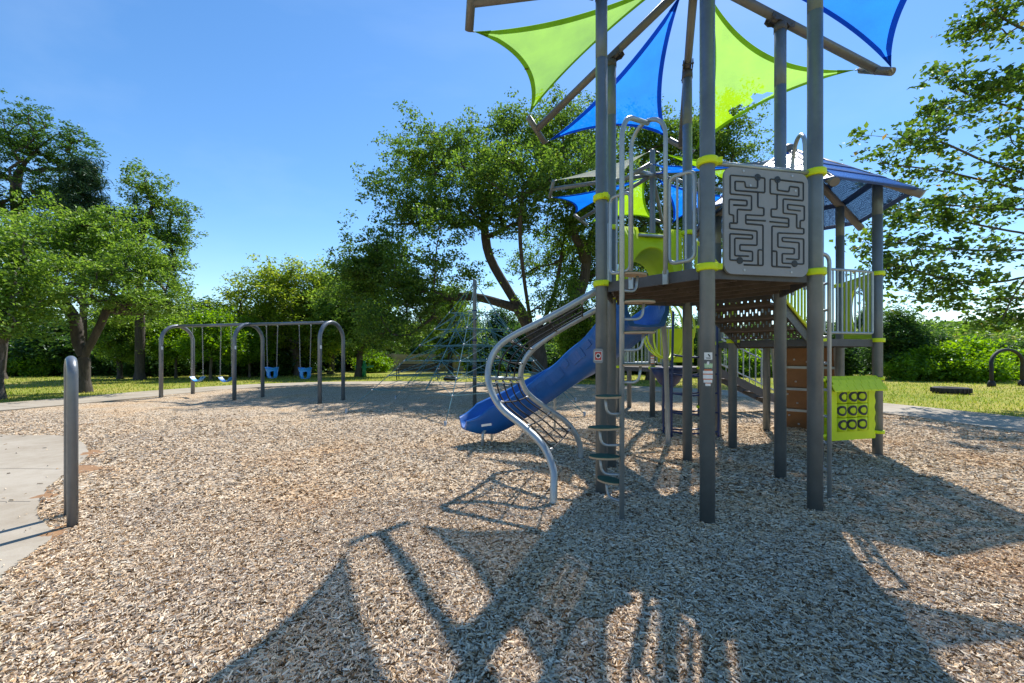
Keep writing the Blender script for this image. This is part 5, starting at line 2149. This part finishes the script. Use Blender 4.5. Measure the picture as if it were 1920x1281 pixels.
# ------------------------------------------------------------------ hoop rail at the pad
h0, h1 = gp(136, 986), gp(130, 966)
hz_ = CAMH - .001
hd_ = (h1 - h0)
hp_ = [h0 + V((0, 0, -.12)), h0 + V((0, 0, hz_ - .16))]
for k in range(1, 12):
    a = math.pi * k / 12
    hp_.append(lerp(h0, h1, .5) - hd_ / 2 * math.cos(a) + V((0, 0, hz_ - .16 + .125 * math.sin(a))))
hp_ += [h1 + V((0, 0, hz_ - .16)), h1 + V((0, 0, -.12))]
hoop = MB().tube(hp_, .036, 16).build('hoop_rail', M['swingsteel'], loc=lerp(h0, h1, .5))
tag(hoop, 'dark grey steel hoop rail standing in wood chips at the edge of the concrete pad', 'hoop rail')

# ------------------------------------------------------------------ rope pyramid
mb = gp(890, 762)
rp_ = thing('rope_pyramid', 'teal rope climbing pyramid on a grey mast', 'climbing net', (mb.x, mb.y, 0))
MT = 3.66
MB().lathe((mb.x, mb.y, 0), [(.056, -.12), (.056, MT - .08), (.05, MT - .03), (.025, MT)], 18).build('mast', M['post'], rp_)
NS = 6
RB = 3.45
corner = []
for k in range(NS):
    a = 205 + 60 * k
    corner.append(polar((mb.x, mb.y), RB, a, .05))
topp = V((mb.x, mb.y, MT - .08))


def guy(k, t):
    return lerp(topp, corner[k % NS], t) + V((0, 0, -.22 * math.sin(math.pi * t)))


for k in range(NS):
    MB().tube([guy(k, t / 10) for t in range(11)], .0095, 6).build('guy_rope', M['tealrope'], rp_)
    MB().tube([corner[k] + V((0, 0, -.15)), corner[k] + V((0, 0, .06))], .03, 8).build('anchor', M['clamp'], rp_)
nb_ = MB()
lev = [.22, .34, .46, .58, .70, .82]
for li, t in enumerate(lev):
    for k in range(NS):
        a, b = guy(k, t), guy(k + 1, t)
        m = lerp(a, b, .5)
        inn = (V((mb.x, mb.y, m.z)) - m) * .22
        m = m + inn
        nb_.tube([a, m, b], .0065, 5, caps=False)
        # inner ring and spokes
        ia, ib = lerp(a, V((mb.x, mb.y, a.z)), .5), lerp(b, V((mb.x, mb.y, b.z)), .5)
        if li < 5:
            nb_.tube([ia, ib], .0065, 5, caps=False)
        nb_.tube([a, ia, V((mb.x, mb.y, a.z + .05))], .0065, 5, caps=False)
        if li + 1 < len(lev):
            a2, b2 = guy(k, lev[li + 1]), guy(k + 1, lev[li + 1])
            m2 = lerp(a2, b2, .5)
            m2 = m2 + (V((mb.x, mb.y, m2.z)) - m2) * .22
            ia2 = lerp(a2, V((mb.x, mb.y, a2.z)), .5)
            ib2 = lerp(b2, V((mb.x, mb.y, b2.z)), .5)
            nb_.tube([m, a2], .0065, 5, caps=False)
            nb_.tube([m, b2], .0065, 5, caps=False)
            nb_.tube([m, m2], .0065, 5, caps=False)
            nb_.tube([ia, ib2], .0065, 5, caps=False)
            nb_.tube([ia, ia2], .0065, 5, caps=False)
            nb_.tube([ia, m2], .0065, 5, caps=False)
nb_.build('rope_net', M['tealrope'], rp_, kind='stuff')
jn = MB()
for k in range(NS):
    for t in lev:
        p = guy(k, t)
        jn.lathe(p, [(.006, -.025), (.024, -.012), (.024, .012), (.006, .025)], 8)
jn.build('rope_joints', M['clamp'], rp_, kind='stuff')
for z in (1.1, 1.9, 2.5, 2.75):
    MB().lathe((mb.x, mb.y, z), [(.0565, -.02), (.075, -.02), (.075, .02), (.0565, .02)], 16).build('mast_collar', M['navy'], rp_)

# ------------------------------------------------------------------ bench, seesaw, fence, arch, tyre
by = 25.3
bx0, bx1 = at(746, by), at(822, by)
bn_ = thing('park_bench', 'black perforated metal bench beside the path under the oak', 'bench', ((bx0 + bx1) / 2, by, .02))
zg = .02
for k in range(5):
    z = zg + .50 + .10 * k
    MB().box(V(((bx0 + bx1) / 2, by + .22 + .035 * k, z)), (bx1 - bx0 - .1, .02, .075)).build('back_slat', M['black'], bn_)
for k in range(5):
    MB().box(V(((bx0 + bx1) / 2, by - .22 + .10 * k, zg + .44)), (bx1 - bx0 - .1, .08, .02)).build('seat_slat', M['black'], bn_)
for x_ in (bx0, bx1):
    MB().tube(rounded([V((x_, by - .26, zg)), V((x_, by - .24, zg + .64)), V((x_, by + .28, zg + .66))], .08, 5), .03, 8).build('arm_frame', M['black'], bn_)
    MB().tube([V((x_, by + .26, zg)), V((x_, by + .20, zg + .45)), V((x_, by + .38, zg + .98))], .03, 8).build('leg', M['black'], bn_)
bag = MB()
bgc = V((at(845, 24.7), 24.7, .0))
bag.grid([[bgc + V((.42 * r_ * math.cos(a * .2618), .2 * r_ * math.sin(a * .2618), z + .03 * math.sin(a * 1.3))) for a in range(24)] for r_, z in ((.1, .02), (.9, .02), (1.05, .10), (.95, .20), (.6, .27), (.08, .25))], True, closed=True)
tag(bag.build('bag', M['black'], loc=bgc), 'black slumped bag lying on the path by the bench', 'bag')

sy = 30.0
sx = at(683, sy)
ss = thing('seesaw', 'green seesaw with upright post on the lawn under the trees', 'seesaw', (sx, sy, -.04))
MB().tube([V((sx, sy, -.15)), V((sx, sy, .85))], .14, 14).build('pedestal', M['greenpaint'], ss)
MB().tube([V((sx, sy, .8)), V((sx, sy, 1.1))], .10, 12).build('cap', M['greenpaint'], ss)
MB().beam(V((sx - .62, sy, .62)), V((sx + .62, sy, .66)), .2, .10).build('board', M['greenpaint'], ss)
for s_ in (-1, 1):
    MB().box(V((sx + s_ * .52, sy, .72)), (.26, .3, .06)).build('seat', M['greenpaint'], ss)
    MB().tube(rounded([V((sx + s_ * .34, sy - .1, .66)), V((sx + s_ * .34, sy - .1, .92)), V((sx + s_ * .34, sy + .1, .92)), V((sx + s_ * .34, sy + .1, .66))], .04, 4), .018, 8).build('handle', M['greenpaint'], ss)

fy = 41.0
fn = thing('wooden_fence', 'pale wooden plank fence at the back of the lawn', 'fence', (at(760, fy), fy, 0))
xa, xb = at(690, fy), at(880, fy)
pl = None
k = 0
x_ = xa
plank = MB().box(V((0, 0, .78)), (.135, .022, 1.66))
pme = bpy.data.meshes.new('plank')
pme.from_pydata(plank.v, [], plank.f)
pme.materials.append(M['fencewood'])
while x_ < xb:
    o = bpy.data.objects.new('plank', pme)
    COL.objects.link(o)
    o.parent = fn
    o.location = V((x_, fy, rnd.uniform(-.03, .02))) - WLOC[fn.name]
    x_ += .145
for z in (.4, 1.3):
    MB().beam(V((xa, fy + .04, z)), V((xb, fy + .04, z)), .04, .09).build('rail', M['fencewood'], fn)
for q in range(5):
    xx = lerp(xa, xb, q / 4)
    MB().box(V((xx, fy + .09, .8)), (.1, .1, 1.75)).build('post', M['fencewood'], fn)

ab = gp(1859, 724)
arc = [ab + V((0, 0, -.1)), ab + V((0, 0, .9))]
for k in range(1, 13):
    a = math.pi * k / 12
    arc.append(ab + V((1.1 * (1 - math.cos(a)), .05 * k, .9 + .85 * math.sin(a))))
arc.append(ab + V((2.2, .6, -.1)))
arch = MB().tube(arc, .075, 14)
arch.lathe((ab.x, ab.y, 0), [(.15, -.05), (.15, .10), (.11, .22), (.08, .26)], 16)
arch.lathe((ab.x + 2.2, ab.y + .6, 0), [(.15, -.05), (.15, .10), (.11, .22), (.08, .26)], 16)
tag(arch.build('arched_pipe', M['black'], loc=ab), 'black arched pipe standing on the dry lawn before the bushes', 'arch')

ty = gp(1808, 738)
ty.y += .5
tyr = thing('tractor_tyre', 'black tractor tyre lying flat on the dry lawn', 'tyre', (ty.x, ty.y, -.04))
prof = []
b = MB()
Ro, Ri = .56, .32
rws = []
for (r_, z) in ((Ri, .03), (Ro - .06, -.03), (Ro, .03), (Ro, .16), (Ro - .06, .21), (Ri + .05, .20), (Ri, .15), (Ri, .03)):
    rws.append([V((ty.x + r_ * math.cos(a * .19635), ty.y + r_ * math.sin(a * .19635), z)) for a in range(32)])
b.grid(rws, True, closed=True)
carc = b.build('carcass', M['rubber'], tyr)
for k in range(26):
    a = 2 * math.pi * k / 26
    d = V((math.cos(a), math.sin(a), 0))
    w = V((-d.y, d.x, 0))
    MB().box(V((ty.x, ty.y, .095)) + d * (Ro + .012), (.04, .06, .17), (d, w, V((0, 0, 1)))).build('tread_lug', M['rubber'], tyr)
